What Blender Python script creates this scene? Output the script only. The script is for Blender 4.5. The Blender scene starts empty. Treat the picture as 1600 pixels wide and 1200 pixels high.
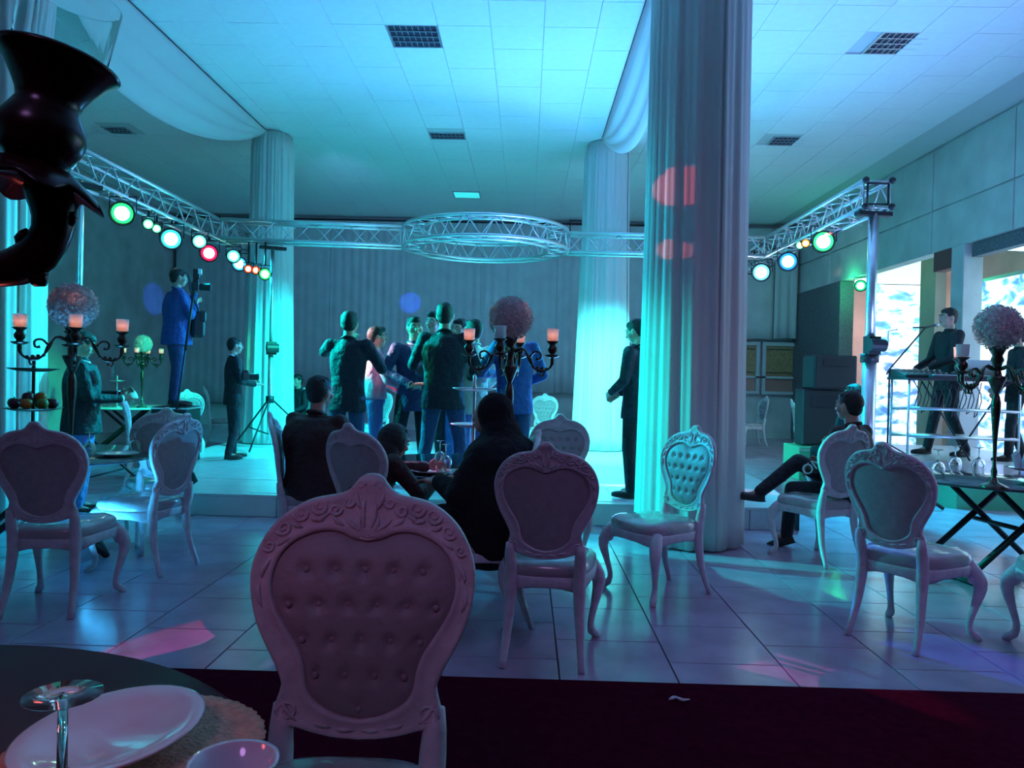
import bpy, bmesh, math, random
from mathutils import Vector, Matrix, Quaternion
random.seed(7)
PI = math.pi
S = bpy.context.scene
COL = S.collection
V = Vector

# ------------------------------------------------------------------ camera
cam_d = bpy.data.cameras.new('camera'); cam = bpy.data.objects.new('camera', cam_d); COL.objects.link(cam)
cam_d.sensor_fit = 'HORIZONTAL'; cam_d.sensor_width = 36.0; cam_d.lens = 36.0 * 1200 / 1600
cam_d.clip_start = 0.02; cam_d.clip_end = 200
CAMM = Matrix.Translation((0, 0, 1.42)) @ Matrix.Rotation(math.radians(1.05), 4, 'Z') @ Matrix.Rotation(math.radians(89.4), 4, 'X') @ Matrix.Rotation(math.radians(1.3), 4, 'Z')
cam.matrix_world = CAMM
S.camera = cam

def W(px, py, Y):
    """world point seen at a reference pixel at depth Y (used only to read real positions off the photo)"""
    d = CAMM.to_3x3() @ V(((px - 800) / 1200, (600 - py) / 1200, -1))
    return V((0, 0, 1.42)) + d * (Y / d.y)

# ------------------------------------------------------------------ world, exposure
S.view_settings.view_transform = 'Standard'; S.view_settings.look = 'None'
S.view_settings.exposure = 0.0; S.view_settings.gamma = 1.0; S.view_settings.use_curve_mapping = False
world = bpy.data.worlds.new('night'); S.world = world; world.use_nodes = True
world.node_tree.nodes['Background'].inputs[0].default_value = (0.10, 0.13, 0.35, 1)
world.node_tree.nodes['Background'].inputs[1].default_value = 0.0

# ------------------------------------------------------------------ lights of the room, with added fills
CYAN = (0.0, 0.78, 0.85); BLUE = (0.02, 0.25, 1.0); GREEN = (0.02, 1.0, 0.35); PINK = (1.0, 0.03, 0.12); AQUA = (0.02, 0.62, 1.0)
def light(name, kind, loc, color, energy, target=None, angle=60, blend=0.5, size=0.1, parent=None):
    ld = bpy.data.lights.new(name, kind); ld.color = color; ld.energy = energy
    if kind == 'SPOT':
        ld.spot_size = math.radians(angle); ld.spot_blend = blend; ld.shadow_soft_size = size
    elif kind == 'POINT': ld.shadow_soft_size = size
    elif kind == 'AREA': ld.shape = 'DISK'; ld.size = size
    o = bpy.data.objects.new(name, ld); COL.objects.link(o)
    o.location = loc
    if target is not None:
        o.rotation_euler = (V(target) - V(loc)).to_track_quat('-Z', 'Y').to_euler()
    if parent is not None:
        o.parent = parent
    return o
# wash lights on the stage floor throwing cyan-blue up onto the ceiling
light('ceiling_wash', 'SPOT', (0.9, 10.3, 0.45), (0.11, 0.36, 1.0), 1900, (0.4, 7.4, 5.35), 140, 1.0, 1.0)
light('ceiling_wash', 'SPOT', (-3.0, 5.0, 0.3), (0.04, 0.46, 1.0), 300, (-3.5, 7.5, 5.35), 130, 1.0, 0.3)
light('ceiling_wash', 'SPOT', (4.9, 6.2, 0.3), (0.24, 0.36, 1.0), 560, (4.0, 8.5, 5.35), 135, 1.0, 0.3)
# cyan floodlights on the two far columns and the stage
light('column_flood', 'SPOT', (2.6, 10.6, 3.0), (0.05, 0.85, 0.85), 2400, (1.25, 12.6, 0.3), 84, 1.0, 0.1)
light('column_flood', 'SPOT', (-1.2, 11.0, 3.1), (0.10, 0.85, 0.85), 1800, (1.0, 12.5, 0.3), 80, 1.0, 0.1)
light('column_flood', 'SPOT', (-1.6, 10.9, 3.1), (0.0, 0.80, 0.85), 1900, (-4.0, 12.6, 0.4), 80, 1.0, 0.1)
light('stage_flood', 'SPOT', (-4.5, 9.9, 3.1), (0.0, 0.75, 0.95), 1200, (1.2, 7.6, 0.6), 62, 0.6, 0.08)
light('stage_flood', 'SPOT', (-4.5, 12.0, 3.1), (0.0, 0.75, 0.95), 1400, (0.0, 9.5, 0.3), 70, 0.6, 0.08)
light('stage_flood', 'SPOT', (3.7, 11.2, 3.1), (0.02, 0.55, 1.0), 900, (-0.5, 9.0, 0.5), 70, 0.6, 0.08)
light('left_flood', 'SPOT', (-1.5, 11.5, 3.0), (0.0, 0.75, 0.95), 650, (-5.2, 8.4, 0.3), 70, 0.7, 0.1)
light('green_beam', 'SPOT', (-4.6, 8.8, 3.1), GREEN, 750, (-1.3, 7.9, 1.7), 32, 0.7, 0.05)
light('green_beam', 'SPOT', (3.7, 10.0, 3.1), GREEN, 600, (-0.75, 7.75, 2.0), 22, 0.7, 0.05)
light('green_beam', 'SPOT', (6.3, 14.5, 3.2), GREEN, 200, (4.3, 11.5, 0.6), 22, 0.5, 0.05)
light('green_beam', 'SPOT', (-1.0, 9.6, 3.3), GREEN, 1800, (-6.6, 12.7, 1.1), 22, 0.5, 0.05)
light('pink_beam', 'SPOT', (-4.65, 8.5, 3.05), PINK, 4500, (-1.62, 8.34, 1.62), 11, 0.5, 0.03)
light('blue_beam', 'SPOT', (3.7, 11.3, 3.1), BLUE, 650, (-0.1, 7.8, 1.0), 26, 0.6, 0.05)
light('blue_beam', 'SPOT', (-0.5, 10.6, 3.3), (0.05, 0.1, 1.0), 350, (-4.5, 9.8, 1.8), 30, 0.6, 0.05)
# narrow moving-light beams leaving coloured spots
def dot(loc, tgt, col, e, ang): light('beam_dot', 'SPOT', loc, col, e * 4, tgt, ang, 0.3, 0.01)
dot((-4.8, 7.9, 3.3), W(1050, 290, 6.45), (1, 0.05, 0.06), 600, 3.2)
dot((-4.8, 7.9, 3.3), W(1034, 388, 6.5), (1, 0.12, 0.12), 500, 1.7)
dot((-0.6, 10.6, 3.3), W(642, 472, 19.1), (0.02, 0.08, 1), 700, 3.6)
dot((-0.6, 10.6, 3.3), W(212, 472, 19.1), (0.02, 0.08, 1), 700, 4.2)
dot((3.7, 9.5, 3.3), W(1265, 432, 19.0), (1, 0.05, 0.05), 900, 2.4)
dot((3.7, 9.5, 3.3), W(1303, 432, 19.0), (1, 0.05, 0.05), 900, 2.4)
dot((3.7, 9.5, 3.3), W(1200, 450, 19.0), (1, 0.05, 0.08), 700, 5.5)
dot((0.8, 9.0, 3.4), W(315, 1003, 3.9), (1, 0.03, 0.2), 260, 7)
dot((0.8, 9.0, 3.4), W(365, 1010, 3.9), (0.55, 0.08, 0.9), 130, 7)
dot((0.8, 9.0, 3.4), W(405, 1000, 3.9), (0.02, 0.8, 0.4), 120, 6)
dot((-4.5, 9.0, 3.3), W(1168, 1060, 3.7), (0.9, 0.06, 0.6), 500, 6)
dot((-2.0, 11.5, 3.5), W(1500, 1010, 4.0), (0.04, 0.08, 1.0), 900, 4.5)
dot((-4.5, 9.0, 3.3), W(1068, 722, 5.3), (0.02, 0.15, 1.0), 220, 4)
# dim mauve fills added out of view, behind the camera and overhead
light('mauve_fill', 'SPOT', (-1.0, -2.5, 4.8), (0.52, 0.26, 0.76), 150, (-0.4, 3.2, 0.0), 82, 1.0, 0.6)
light('mauve_fill', 'SPOT', (3.8, 0.5, 5.1), (0.48, 0.26, 0.85), 215, (2.9, 4.3, 0.0), 82, 1.0, 0.6)
light('back_fill', 'SPOT', (-3.5, 13.8, 5.2), (0.16, 0.36, 0.80), 330, (-4.0, 19.4, 2.6), 100, 1.0, 0.5)  # unseen fills added to brighten the back wall
light('back_fill', 'SPOT', (1.0, 13.8, 5.2), (0.16, 0.36, 0.80), 330, (1.5, 19.4, 2.6), 100, 1.0, 0.5)
light('back_fill', 'SPOT', (5.6, 14.5, 5.2), (0.34, 0.42, 0.75), 170, (6.0, 19.4, 1.8), 90, 1.0, 0.5)
light('alcove_fill', 'POINT', (8.0, 17.4, 2.6), (1.0, 0.62, 0.72), 45, size=0.15)  # pinkish fill added inside the alcove, stands for no lamp
light('column_flood', 'SPOT', (-4.6, 8.3, 3.1), (0.0, 0.85, 0.80), 4200, (1.2, 6.8, 0.5), 34, 1.0, 0.06)
light('stage_flood', 'SPOT', (3.84, 10.0, 3.1), (0.0, 0.65, 0.95), 1900, (4.3, 7.6, 0.0), 66, 0.8, 0.1)
light('column_flood', 'SPOT', (-1.5, 10.0, 3.2), (0.0, 0.72, 0.95), 2400, (-4.5, 6.7, 1.6), 55, 0.9, 0.06)
light('candle_glow', 'POINT', (-0.78, 1.02, 1.22), (1.0, 0.14, 0.13), 0.8, size=0.04)

# ------------------------------------------------------------------ materials
MATS = {}
def mat(name, color, rough=0.6, metal=0.0, spec=0.5, emit=None, estr=0.0, trans=0.0, bump=None, var=None, subsurf=False, translucent=0.0, coat=0.0):
    if name in MATS: return MATS[name]
    m = bpy.data.materials.new(name); m.use_nodes = True; nt = m.node_tree; b = nt.nodes['Principled BSDF']
    b.inputs['Base Color'].default_value = (*color, 1); b.inputs['Roughness'].default_value = rough
    b.inputs['Metallic'].default_value = metal; b.inputs['Specular IOR Level'].default_value = spec
    b.inputs['Coat Weight'].default_value = coat
    if trans: b.inputs['Transmission Weight'].default_value = trans; b.inputs['IOR'].default_value = 1.45
    if emit: b.inputs['Emission Color'].default_value = (*emit, 1); b.inputs['Emission Strength'].default_value = estr
    tc = nt.nodes.new('ShaderNodeTexCoord')
    if var:
        n = nt.nodes.new('ShaderNodeTexNoise'); n.inputs['Scale'].default_value = var[0]; n.inputs['Detail'].default_value = 6
        r = nt.nodes.new('ShaderNodeValToRGB'); r.color_ramp.elements[0].position = 0.3; r.color_ramp.elements[1].position = 0.7
        c0 = [c * (1 - var[1]) for c in color]; r.color_ramp.elements[0].color = (*c0, 1); r.color_ramp.elements[1].color = (*color, 1)
        nt.links.new(tc.outputs['Object'], n.inputs['Vector']); nt.links.new(n.outputs['Fac'], r.inputs['Fac']); nt.links.new(r.outputs['Color'], b.inputs['Base Color'])
    if bump:
        n2 = nt.nodes.new('ShaderNodeTexNoise'); n2.inputs['Scale'].default_value = bump[0]; n2.inputs['Detail'].default_value = 5
        bp = nt.nodes.new('ShaderNodeBump'); bp.inputs['Strength'].default_value = bump[1]; bp.inputs['Distance'].default_value = 0.01
        nt.links.new(tc.outputs['Object'], n2.inputs['Vector']); nt.links.new(n2.outputs['Fac'], bp.inputs['Height']); nt.links.new(bp.outputs['Normal'], b.inputs['Normal'])
    if translucent:
        tr = nt.nodes.new('ShaderNodeBsdfTranslucent'); tr.inputs['Color'].default_value = (*color, 1)
        mx = nt.nodes.new('ShaderNodeMixShader'); mx.inputs[0].default_value = translucent
        out = nt.nodes['Material Output']
        nt.links.new(b.outputs[0], mx.inputs[1]); nt.links.new(tr.outputs[0], mx.inputs[2]); nt.links.new(mx.outputs[0], out.inputs['Surface'])
    MATS[name] = m; return m

M_ceil = mat('ceiling_tile', (0.78, 0.80, 0.82), 0.85, bump=(60, 0.25), var=(9, 0.05))
M_grid = mat('ceiling_grid', (0.55, 0.56, 0.58), 0.7)
M_floor = mat('marble_tile', (0.50, 0.33, 0.46), 0.20, var=(3.5, 0.28), spec=0.45, bump=(14, 0.12))
M_joint = mat('dark_joint', (0.05, 0.05, 0.06), 0.8)
M_stage = mat('stage_tile', (0.72, 0.72, 0.74), 0.25, var=(5, 0.15))
M_wall = mat('wall_plaster', (0.50, 0.50, 0.52), 0.85, bump=(20, 0.4), var=(2.2, 0.3))
M_panel = mat('wall_panel', (0.62, 0.62, 0.62), 0.7, bump=(25, 0.3), var=(1.8, 0.25))
M_beige = mat('beige_wall', (0.62, 0.50, 0.40), 0.8, var=(1.3, 0.3))
M_mosaic = mat('stone_cladding', (0.22, 0.22, 0.25), 0.7, bump=(55, 1.0), var=(40, 0.7))
M_curt = mat('grey_curtain', (0.50, 0.51, 0.54), 0.9, bump=(30, 0.3), var=(3, 0.15))
M_sheer = mat('white_voile', (0.86, 0.87, 0.86), 0.8, translucent=0.35, bump=(45, 0.15))
M_swag = mat('swag_voile', (0.86, 0.88, 0.88), 0.8, translucent=0.5)
M_carpet = mat('maroon_carpet', (0.075, 0.006, 0.020), 1.0, spec=0.0, bump=(160, 0.8), var=(24, 0.35))
M_alu = mat('aluminium', (0.72, 0.73, 0.75), 0.32, 0.9)
M_black = mat('black_metal', (0.018, 0.018, 0.022), 0.5)
M_blackp = mat('black_plastic', (0.03, 0.03, 0.035), 0.45)
M_frame = mat('chair_paint', (0.74, 0.74, 0.76), 0.42, bump=(45, 0.45), var=(20, 0.22), spec=0.4)
M_vinyl = mat('chair_fabric', (0.46, 0.43, 0.44), 0.75, bump=(220, 0.35), var=(30, 0.2))
M_tuft = mat('tufted_fabric', (0.38, 0.36, 0.37), 0.5, bump=(70, 0.2))
M_seat = mat('plastic_covered_seat', (0.55, 0.52, 0.52), 0.22, coat=0.7, var=(12, 0.3))
M_skin = mat('skin', (0.52, 0.32, 0.24), 0.55, var=(14, 0.1))
M_hair = mat('dark_hair', (0.012, 0.010, 0.010), 0.6, bump=(90, 0.8))
M_bronze = mat('bronze', (0.10, 0.075, 0.06), 0.28, 0.85, bump=(35, 0.6))
M_maroon = mat('maroon_lacquer', (0.020, 0.005, 0.006), 0.25, 0.0, spec=0.35)
M_thin = mat('thin_glass', (0.97, 0.98, 0.98), 0.02, trans=1.0, spec=0.1)
M_thin.node_tree.nodes['Principled BSDF'].inputs['IOR'].default_value = 1.012
M_glass = mat('clear_glass', (0.92, 0.95, 0.95), 0.03, trans=0.95)
M_china = mat('white_china', (0.74, 0.70, 0.76), 0.12, coat=0.6)
M_dark = mat('dark_table_glass', (0.035, 0.035, 0.045), 0.12, coat=0.4)
M_petal = mat('petals', (0.88, 0.70, 0.68), 0.8, var=(30, 0.35))
M_eye = mat('eye', (0.7, 0.68, 0.66), 0.25)
M_iris = mat('iris', (0.02, 0.012, 0.01), 0.3)
M_lip = mat('lips', (0.30, 0.11, 0.09), 0.5)
def emis(name, col, s): return mat(name, tuple(min(1, c) for c in col), 0.5, emit=col, estr=s)

# ------------------------------------------------------------------ mesh builder
class MB:
    def __init__(s): s.v = []; s.f = []
    def add(s, vs, fs):
        o = len(s.v); s.v += [tuple(p) for p in vs]; s.f += [tuple(i + o for i in f) for f in fs]; return s
    def box(s, a, b, rot=0.0, c=None):
        x0, y0, z0 = a; x1, y1, z1 = b
        vs = [V((x, y, z)) for x in (x0, x1) for y in (y0, y1) for z in (z0, z1)]
        if rot:
            c = V(c) if c else V(((x0 + x1) / 2, (y0 + y1) / 2, 0)); R = Matrix.Rotation(rot, 3, 'Z')
            vs = [R @ (p - c) + c for p in vs]
        return s.add(vs, [(0, 1, 3, 2), (4, 6, 7, 5), (0, 4, 5, 1), (2, 3, 7, 6), (0, 2, 6, 4), (1, 5, 7, 3)])
    def tube(s, pts, r, n=8, cap=True, flat=1.0):
        pts = [V(p) for p in pts]; rs = r if isinstance(r, (list, tuple)) else [r] * len(pts)
        vs = []; fs = []; prev = None
        for i, p in enumerate(pts):
            t = (pts[min(i + 1, len(pts) - 1)] - pts[max(i - 1, 0)])
            t = t.normalized() if t.length > 1e-9 else V((0, 0, 1))
            if prev is None:
                up = V((0, 0, 1)) if abs(t.z) < 0.9 else V((0, 1, 0))
                a = t.cross(up).normalized()
            else:
                a = prev - t * prev.dot(t); a = a.normalized() if a.length > 1e-6 else t.orthogonal().normalized()
            prev = a; b = t.cross(a)
            for k in range(n):
                an = 2 * PI * k / n; vs.append(p + (a * math.cos(an) + b * math.sin(an) * flat) * rs[i])
        m = len(pts)
        for i in range(m - 1):
            for k in range(n):
                k2 = (k + 1) % n; fs.append((i * n + k, i * n + k2, (i + 1) * n + k2, (i + 1) * n + k))
        if cap: fs.append(tuple(range(n - 1, -1, -1))); fs.append(tuple((m - 1) * n + k for k in range(n)))
        return s.add(vs, fs)
    def lathe(s, prof, c=(0, 0, 0), n=24, M=None):
        vs = []; fs = []; c = V(c)
        for r, z in prof:
            for k in range(n):
                a = 2 * PI * k / n; p = V((r * math.cos(a), r * math.sin(a), z))
                if M is not None: p = M @ p
                vs.append(p + c)
        m = len(prof)
        for i in range(m - 1):
            for k in range(n):
                k2 = (k + 1) % n; fs.append((i * n + k, i * n + k2, (i + 1) * n + k2, (i + 1) * n + k))
        if prof[0][0] > 1e-6: fs.append(tuple(range(n - 1, -1, -1)))
        if prof[-1][0] > 1e-6: fs.append(tuple((m - 1) * n + k for k in range(n)))
        return s.add(vs, fs)
    def ell(s, c, r, M=None, nu=14, nv=9):
        c = V(c); r = (r, r, r) if not isinstance(r, (tuple, list)) else r
        vs = []; fs = []
        for j in range(nv + 1):
            ph = PI * j / nv
            for k in range(nu):
                a = 2 * PI * k / nu; p = V((r[0] * math.sin(ph) * math.cos(a), r[1] * math.sin(ph) * math.sin(a), r[2] * math.cos(ph)))
                if M is not None: p = M @ p
                vs.append(c + p)
        for j in range(nv):
            for k in range(nu):
                k2 = (k + 1) % nu; fs.append((j * nu + k, (j + 1) * nu + k, (j + 1) * nu + k2, j * nu + k2))
        return s.add(vs, fs)
    def cap(s, a, b, ra, rb, n=12, sy=None):
        """tapered capsule with round ends (closed, for voxel union)"""
        a = V(a); b = V(b); t = (b - a); L = t.length; t = t / L if L > 1e-6 else V((0, 0, 1))
        pts = []; rs = []
        for k in (0, 1, 2, 3): an = PI / 2 * (1 - k / 3.0); pts.append(a - t * ra * math.sin(an)); rs.append(max(ra * math.cos(an), ra * 0.05))
        for k in (0, 1, 2, 3): an = PI / 2 * k / 3.0; pts.append(b + t * rb * math.sin(an)); rs.append(max(rb * math.cos(an), rb * 0.05))
        o = len(s.v); s.tube(pts, rs, n)
        if sy:
            m = (a + b) / 2
            for i in range(o, len(s.v)):
                p = s.v[i]; s.v[i] = (p[0], m.y + (p[1] - m.y) * sy, p[2])
        return s
    def mesh(s, name, m, smooth=True, bevel=0, dist=0.0):
        me = bpy.data.meshes.new(name); me.from_pydata(s.v, [], s.f); me.update()
        bm = bmesh.new(); bm.from_mesh(me)
        if dist: bmesh.ops.remove_doubles(bm, verts=bm.verts, dist=dist)
        if bevel: bmesh.ops.bevel(bm, geom=bm.edges[:], offset=bevel, segments=1, affect='EDGES')
        bmesh.ops.recalc_face_normals(bm, faces=bm.faces)
        bm.to_mesh(me); bm.free()
        if smooth: me.polygons.foreach_set('use_smooth', [True] * len(me.polygons))
        if m: me.materials.append(m)
        return me
    def build(s, name, m, parent=None, smooth=True, bevel=0, dist=0.0, voxel=0, sm=3):
        me = s.mesh(name, m, smooth, bevel, dist)
        if voxel: me = voxelize(me, voxel, sm, m, name)
        return link(name, me, parent)

def link(name, me, parent=None, loc=None):
    o = bpy.data.objects.new(name, me); COL.objects.link(o)
    if parent is not None: o.parent = parent
    if loc is not None: o.location = loc
    return o

def voxelize(me, voxel, sm, m, name):
    o = bpy.data.objects.new('tmp', me); COL.objects.link(o)
    r = o.modifiers.new('r', 'REMESH'); r.mode = 'VOXEL'; r.voxel_size = voxel; r.use_smooth_shade = True
    if sm:
        q = o.modifiers.new('s', 'SMOOTH'); q.iterations = sm; q.factor = 0.5
    dg = bpy.context.evaluated_depsgraph_get(); ev = o.evaluated_get(dg)
    nm = bpy.data.meshes.new_from_object(ev, depsgraph=dg); nm.name = name
    bpy.data.objects.remove(o)
    nm.materials.clear(); nm.materials.append(m)
    nm.polygons.foreach_set('use_smooth', [True] * len(nm.polygons))
    return nm

def thing(name, label, cat, loc=(0, 0, 0), rz=0.0, group=None):
    o = bpy.data.objects.new(name, None); COL.objects.link(o); o.location = loc; o.rotation_euler = (0, 0, rz)
    o.empty_display_size = 0.1; o['label'] = label; o['category'] = cat
    if group: o['group'] = group
    return o
def tag(o, label, cat, group=None, kind=None):
    if label: o['label'] = label
    if cat: o['category'] = cat
    if group: o['group'] = group
    if kind: o['kind'] = kind
    return o
def struct(o): o['kind'] = 'structure'; return o
def dup(root, loc=None, rz=None, label=None, group=None):
    def cp(o, par):
        c = o.copy(); COL.objects.link(c)
        if par is not None: c.parent = par
        for ch in list(o.children): cp(ch, c)
        return c
    r = cp(root, None)
    if loc is not None: r.location = loc
    if rz is not None: r.rotation_euler = (0, 0, rz)
    if label: r['label'] = label
    if group: r['group'] = group
    return r
def inst(name, me, parent, loc, rot=None, scale=None):
    o = link(name, me, parent, loc)
    if rot: o.rotation_euler = rot
    if scale: o.scale = scale
    return o

def catmull(pts, n, closed=False):
    P = [V(p) for p in pts]; out = []; m = len(P)
    segs = m if closed else m - 1
    dense = []
    for i in range(segs):
        p0 = P[(i - 1) % m] if closed or i > 0 else P[0] * 2 - P[1]
        p1 = P[i % m]; p2 = P[(i + 1) % m]
        p3 = P[(i + 2) % m] if closed or i + 2 < m else P[-1] * 2 - P[-2]
        for k in range(12):
            t = k / 12.0
            dense.append(0.5 * ((2 * p1) + (p2 - p0) * t + (2 * p0 - 5 * p1 + 4 * p2 - p3) * t * t + (3 * p1 - p0 - 3 * p2 + p3) * t ** 3))
    dense.append(P[0] if closed else P[-1])
    L = [0.0]
    for i in range(1, len(dense)): L.append(L[-1] + (dense[i] - dense[i - 1]).length)
    tot = L[-1]; j = 0
    for k in range(n):
        d = tot * k / (n if closed else n - 1)
        while j < len(L) - 2 and L[j + 1] < d: j += 1
        t = (d - L[j]) / max(1e-9, L[j + 1] - L[j]); out.append(dense[j].lerp(dense[j + 1], min(1, max(0, t))))
    return out

# ================================================================== SETTING
H = 5.35
# ---- floor with running-bond marble tiles
fl = MB().box((-9, 2.0, -0.12), (10.5, 19.6, -0.012)).build('floor', M_joint, smooth=False); struct(fl)
tile_me = MB().box((-0.2765, -0.2840, -0.012), (0.2765, 0.2840, 0.0)).mesh('tile', M_floor, False, 0.0015)
TW, TL = 0.56, 0.575
cnt = 0; far = MB()
cells = []
for i in range(-14, 16):
    x = -1.49 + TW * i + TW / 2
    for j in range(0, 30):
        y = 3.42 + 0.15 + (0.29 if i % 2 else 0.0) + TL * j
        if y > 19.4 or x > 10.2: continue
        inview = abs(x + 0.02) < y * 0.70 + 0.5
        if x > -3.3 and x < 2.5 and 7.8 < y < 13: continue
        cells.append((0 if inview else 1, y, x))
cells.sort()
for q, (iv, y, x) in enumerate(cells):
    if q < 290 and iv == 0: inst('tile', tile_me, fl, (x, y, 0))
    else: far.box((x - 0.2775, y - 0.2845, -0.012), (x + 0.2775, y + 0.2845, 0.0))
far.box((-9, 3.3, -0.012), (10.5, 3.43, -0.0005))
o = far.build('far_tiles', M_floor, fl, smooth=False); o['kind'] = 'stuff'

# ---- raised carpeted floor under the camera
ca = MB().box((-6, -4.0, -0.1), (6, 3.43, 0.07)).build('floor_carpet', M_carpet, smooth=False, bevel=0.012); struct(ca)
# ---- ceiling
ce = MB().box((-9, -4, H + 0.02), (9, 19.6, H + 0.12)).build('ceiling', M_grid, smooth=False); struct(ce)
ct_me = MB().box((-0.2975, -0.2975, 0.0), (0.2975, 0.2975, 0.019)).mesh('ceiling_tile', M_ceil, False, 0.0015)
vents = [(-1.39, 8.98), (4.20, 8.98), (-1.39, 12.84), (4.20, 12.74), (-6.98, 12.84), (-1.39, 16.84), (4.2, 16.84)]
far = MB(); cells = []
for i in range(-13, 13):
    for j in range(-6, 33):
        x = -1.39 + 0.6 * i + 0.0; y = 0.0 + 8.98 - 0.6 * 14 + 0.6 * j
        if y > 19.3 or y < -3.6 or x > 6.9: continue
        if any(abs(x - vx) < 0.32 and abs(y - vy) < 0.3 for vx, vy in vents): continue
        iv = 0 if (y > 7.6 and abs(x) < y * 0.7 + 0.4) else 1
        cells.append((iv, y, x))
cells.sort()
for q, (iv, y, x) in enumerate(cells):
    dz = 0.002 * ((int(x * 10) * 7 + int(y * 10) * 3) % 4) / 3
    if iv == 0 and q < 290: inst('ceiling_tile', ct_me, ce, (x, y, H - dz))
    else: far.box((x - 0.2975, y - 0.2975, H), (x + 0.2975, y + 0.2975, H + 0.019))
o = far.build('far_ceiling_tiles', M_ceil, ce, smooth=False); o['kind'] = 'stuff'
# ---- louvred ceiling lights (switched off)
M_louv = mat('louvre_metal', (0.55, 0.55, 0.60), 0.3, 0.7); M_void = mat('dark_reflector', (0.03, 0.025, 0.05), 0.4)
def louvre(label, x, y, lit=False, group=None):
    t = thing('ceiling_light', label, 'ceiling light', (x, y, H), group=group)
    MB().box((-0.30, -0.30, 0.0), (-0.275, 0.30, 0.02)).box((0.275, -0.30, 0.0), (0.30, 0.30, 0.02)).box((-0.275, -0.30, 0), (0.275, -0.275, 0.02)).box((-0.275, 0.275, 0), (0.275, 0.30, 0.02)).build('frame', M_louv, t, False)
    if lit:
        MB().box((-0.27, -0.27, 0.004), (0.27, 0.27, 0.018)).build('diffuser', emis('beam_lit_diffuser', (0.05, 0.75, 0.75), 0.9), t, False)  # own glow put in for the beams that light this panel
        return t
    MB().box((-0.28, -0.28, 0.015), (0.28, 0.28, 0.02)).build('reflector', M_void, t, False)
    me = MB().box((-0.275, -0.008, -0.002), (0.275, 0.008, 0.014)).mesh('slat', M_louv, False)
    for k in range(3): inst('slat', me, t, (0, -0.1375 + 0.1375 * k, 0))
    me2 = MB().box((-0.003, -0.275, 0.002), (0.003, 0.275, 0.013)).mesh('cross_slat', M_louv, False)
    for k in range(7): inst('cross_slat', me2, t, (-0.206 + 0.0687 * k, 0, 0))
    return t
louvre('dark louvred ceiling light at top centre left of the big near column', -1.39, 8.98)
louvre('dark louvred ceiling light at top right above the truss corner', 4.20, 8.98)
louvre('greyish square ceiling light above the truss ring, middle of its row', -1.39, 12.84)
louvre('greyish square ceiling light right of the near column, before the right wall', 4.20, 12.74)
louvre('dim square ceiling light at left beyond the hanging swag', -6.98, 12.84)
louvre('small ceiling light lit turquoise by beams just above the truss ring', -1.39, 16.84, True)
# ---- walls
wb = MB().box((-9, 19.45, -0.1), (9, 19.6, H + 0.05)).build('wall_back', M_wall, smooth=False); struct(wb)
wl = MB().box((-9.15, -4, -0.1), (-9, 19.6, H + 0.05)).build('wall_left', M_wall, smooth=False); struct(wl)
wr = MB().box((6.75, 2.0, 3.62), (6.95, 19.45, H + 0.02)).build('wall_right', M_panel, smooth=False); struct(wr)
for k in range(8):
    y0 = 2.2 + k * 2.16
    for (z0, z1) in ((3.62, 4.31), (4.335, 5.33)):
        MB().box((6.722, y0 + 0.01, z0), (6.75, y0 + 2.145, z1)).build('wall_panel', M_panel, wr, False, 0.004)
# alcove behind the right wall
for nm, a, b, m in [('wall_alcove_end', (6.95, 18.6, -0.1), (9.0, 18.75, 4.7), M_beige), ('wall_alcove_back', (9.0, 2.0, -0.1), (9.15, 19.6, 4.7), M_beige),
                    ('ceiling_alcove', (6.95, 2.0, 4.6), (9.1, 19.45, 4.7), M_wall)]:
    struct(MB().box(a, b).build(nm, m, smooth=False))
for k, (y0, y1, m) in enumerate([(11.95, 12.3, M_panel), (16.6, 19.45, M_mosaic)]):
    struct(MB().box((6.68, y0, -0.02), (6.98, y1, 3.62)).build('trim_%d' % (k + 1), m, smooth=False, bevel=0.01))
struct(MB().box((6.78, 2.0, 3.40), (6.93, 11.9, 3.64)).build('trim_3', M_mosaic, smooth=False))
struct(MB().box((6.72, 12.3, 3.30), (6.9, 12.9, 3.62)).build('trim_4', mat('red_brown_wood', (0.20, 0.05, 0.05), 0.5), smooth=False))
struct(MB().box((7.52, 14.35, -0.02), (7.72, 14.9, 3.9)).build('trim_5', M_beige, smooth=False))
struct(MB().box((-9, 19.40, 0.0), (6.7, 19.45, 0.12)).build('baseboard_back', M_wall, smooth=False))

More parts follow.
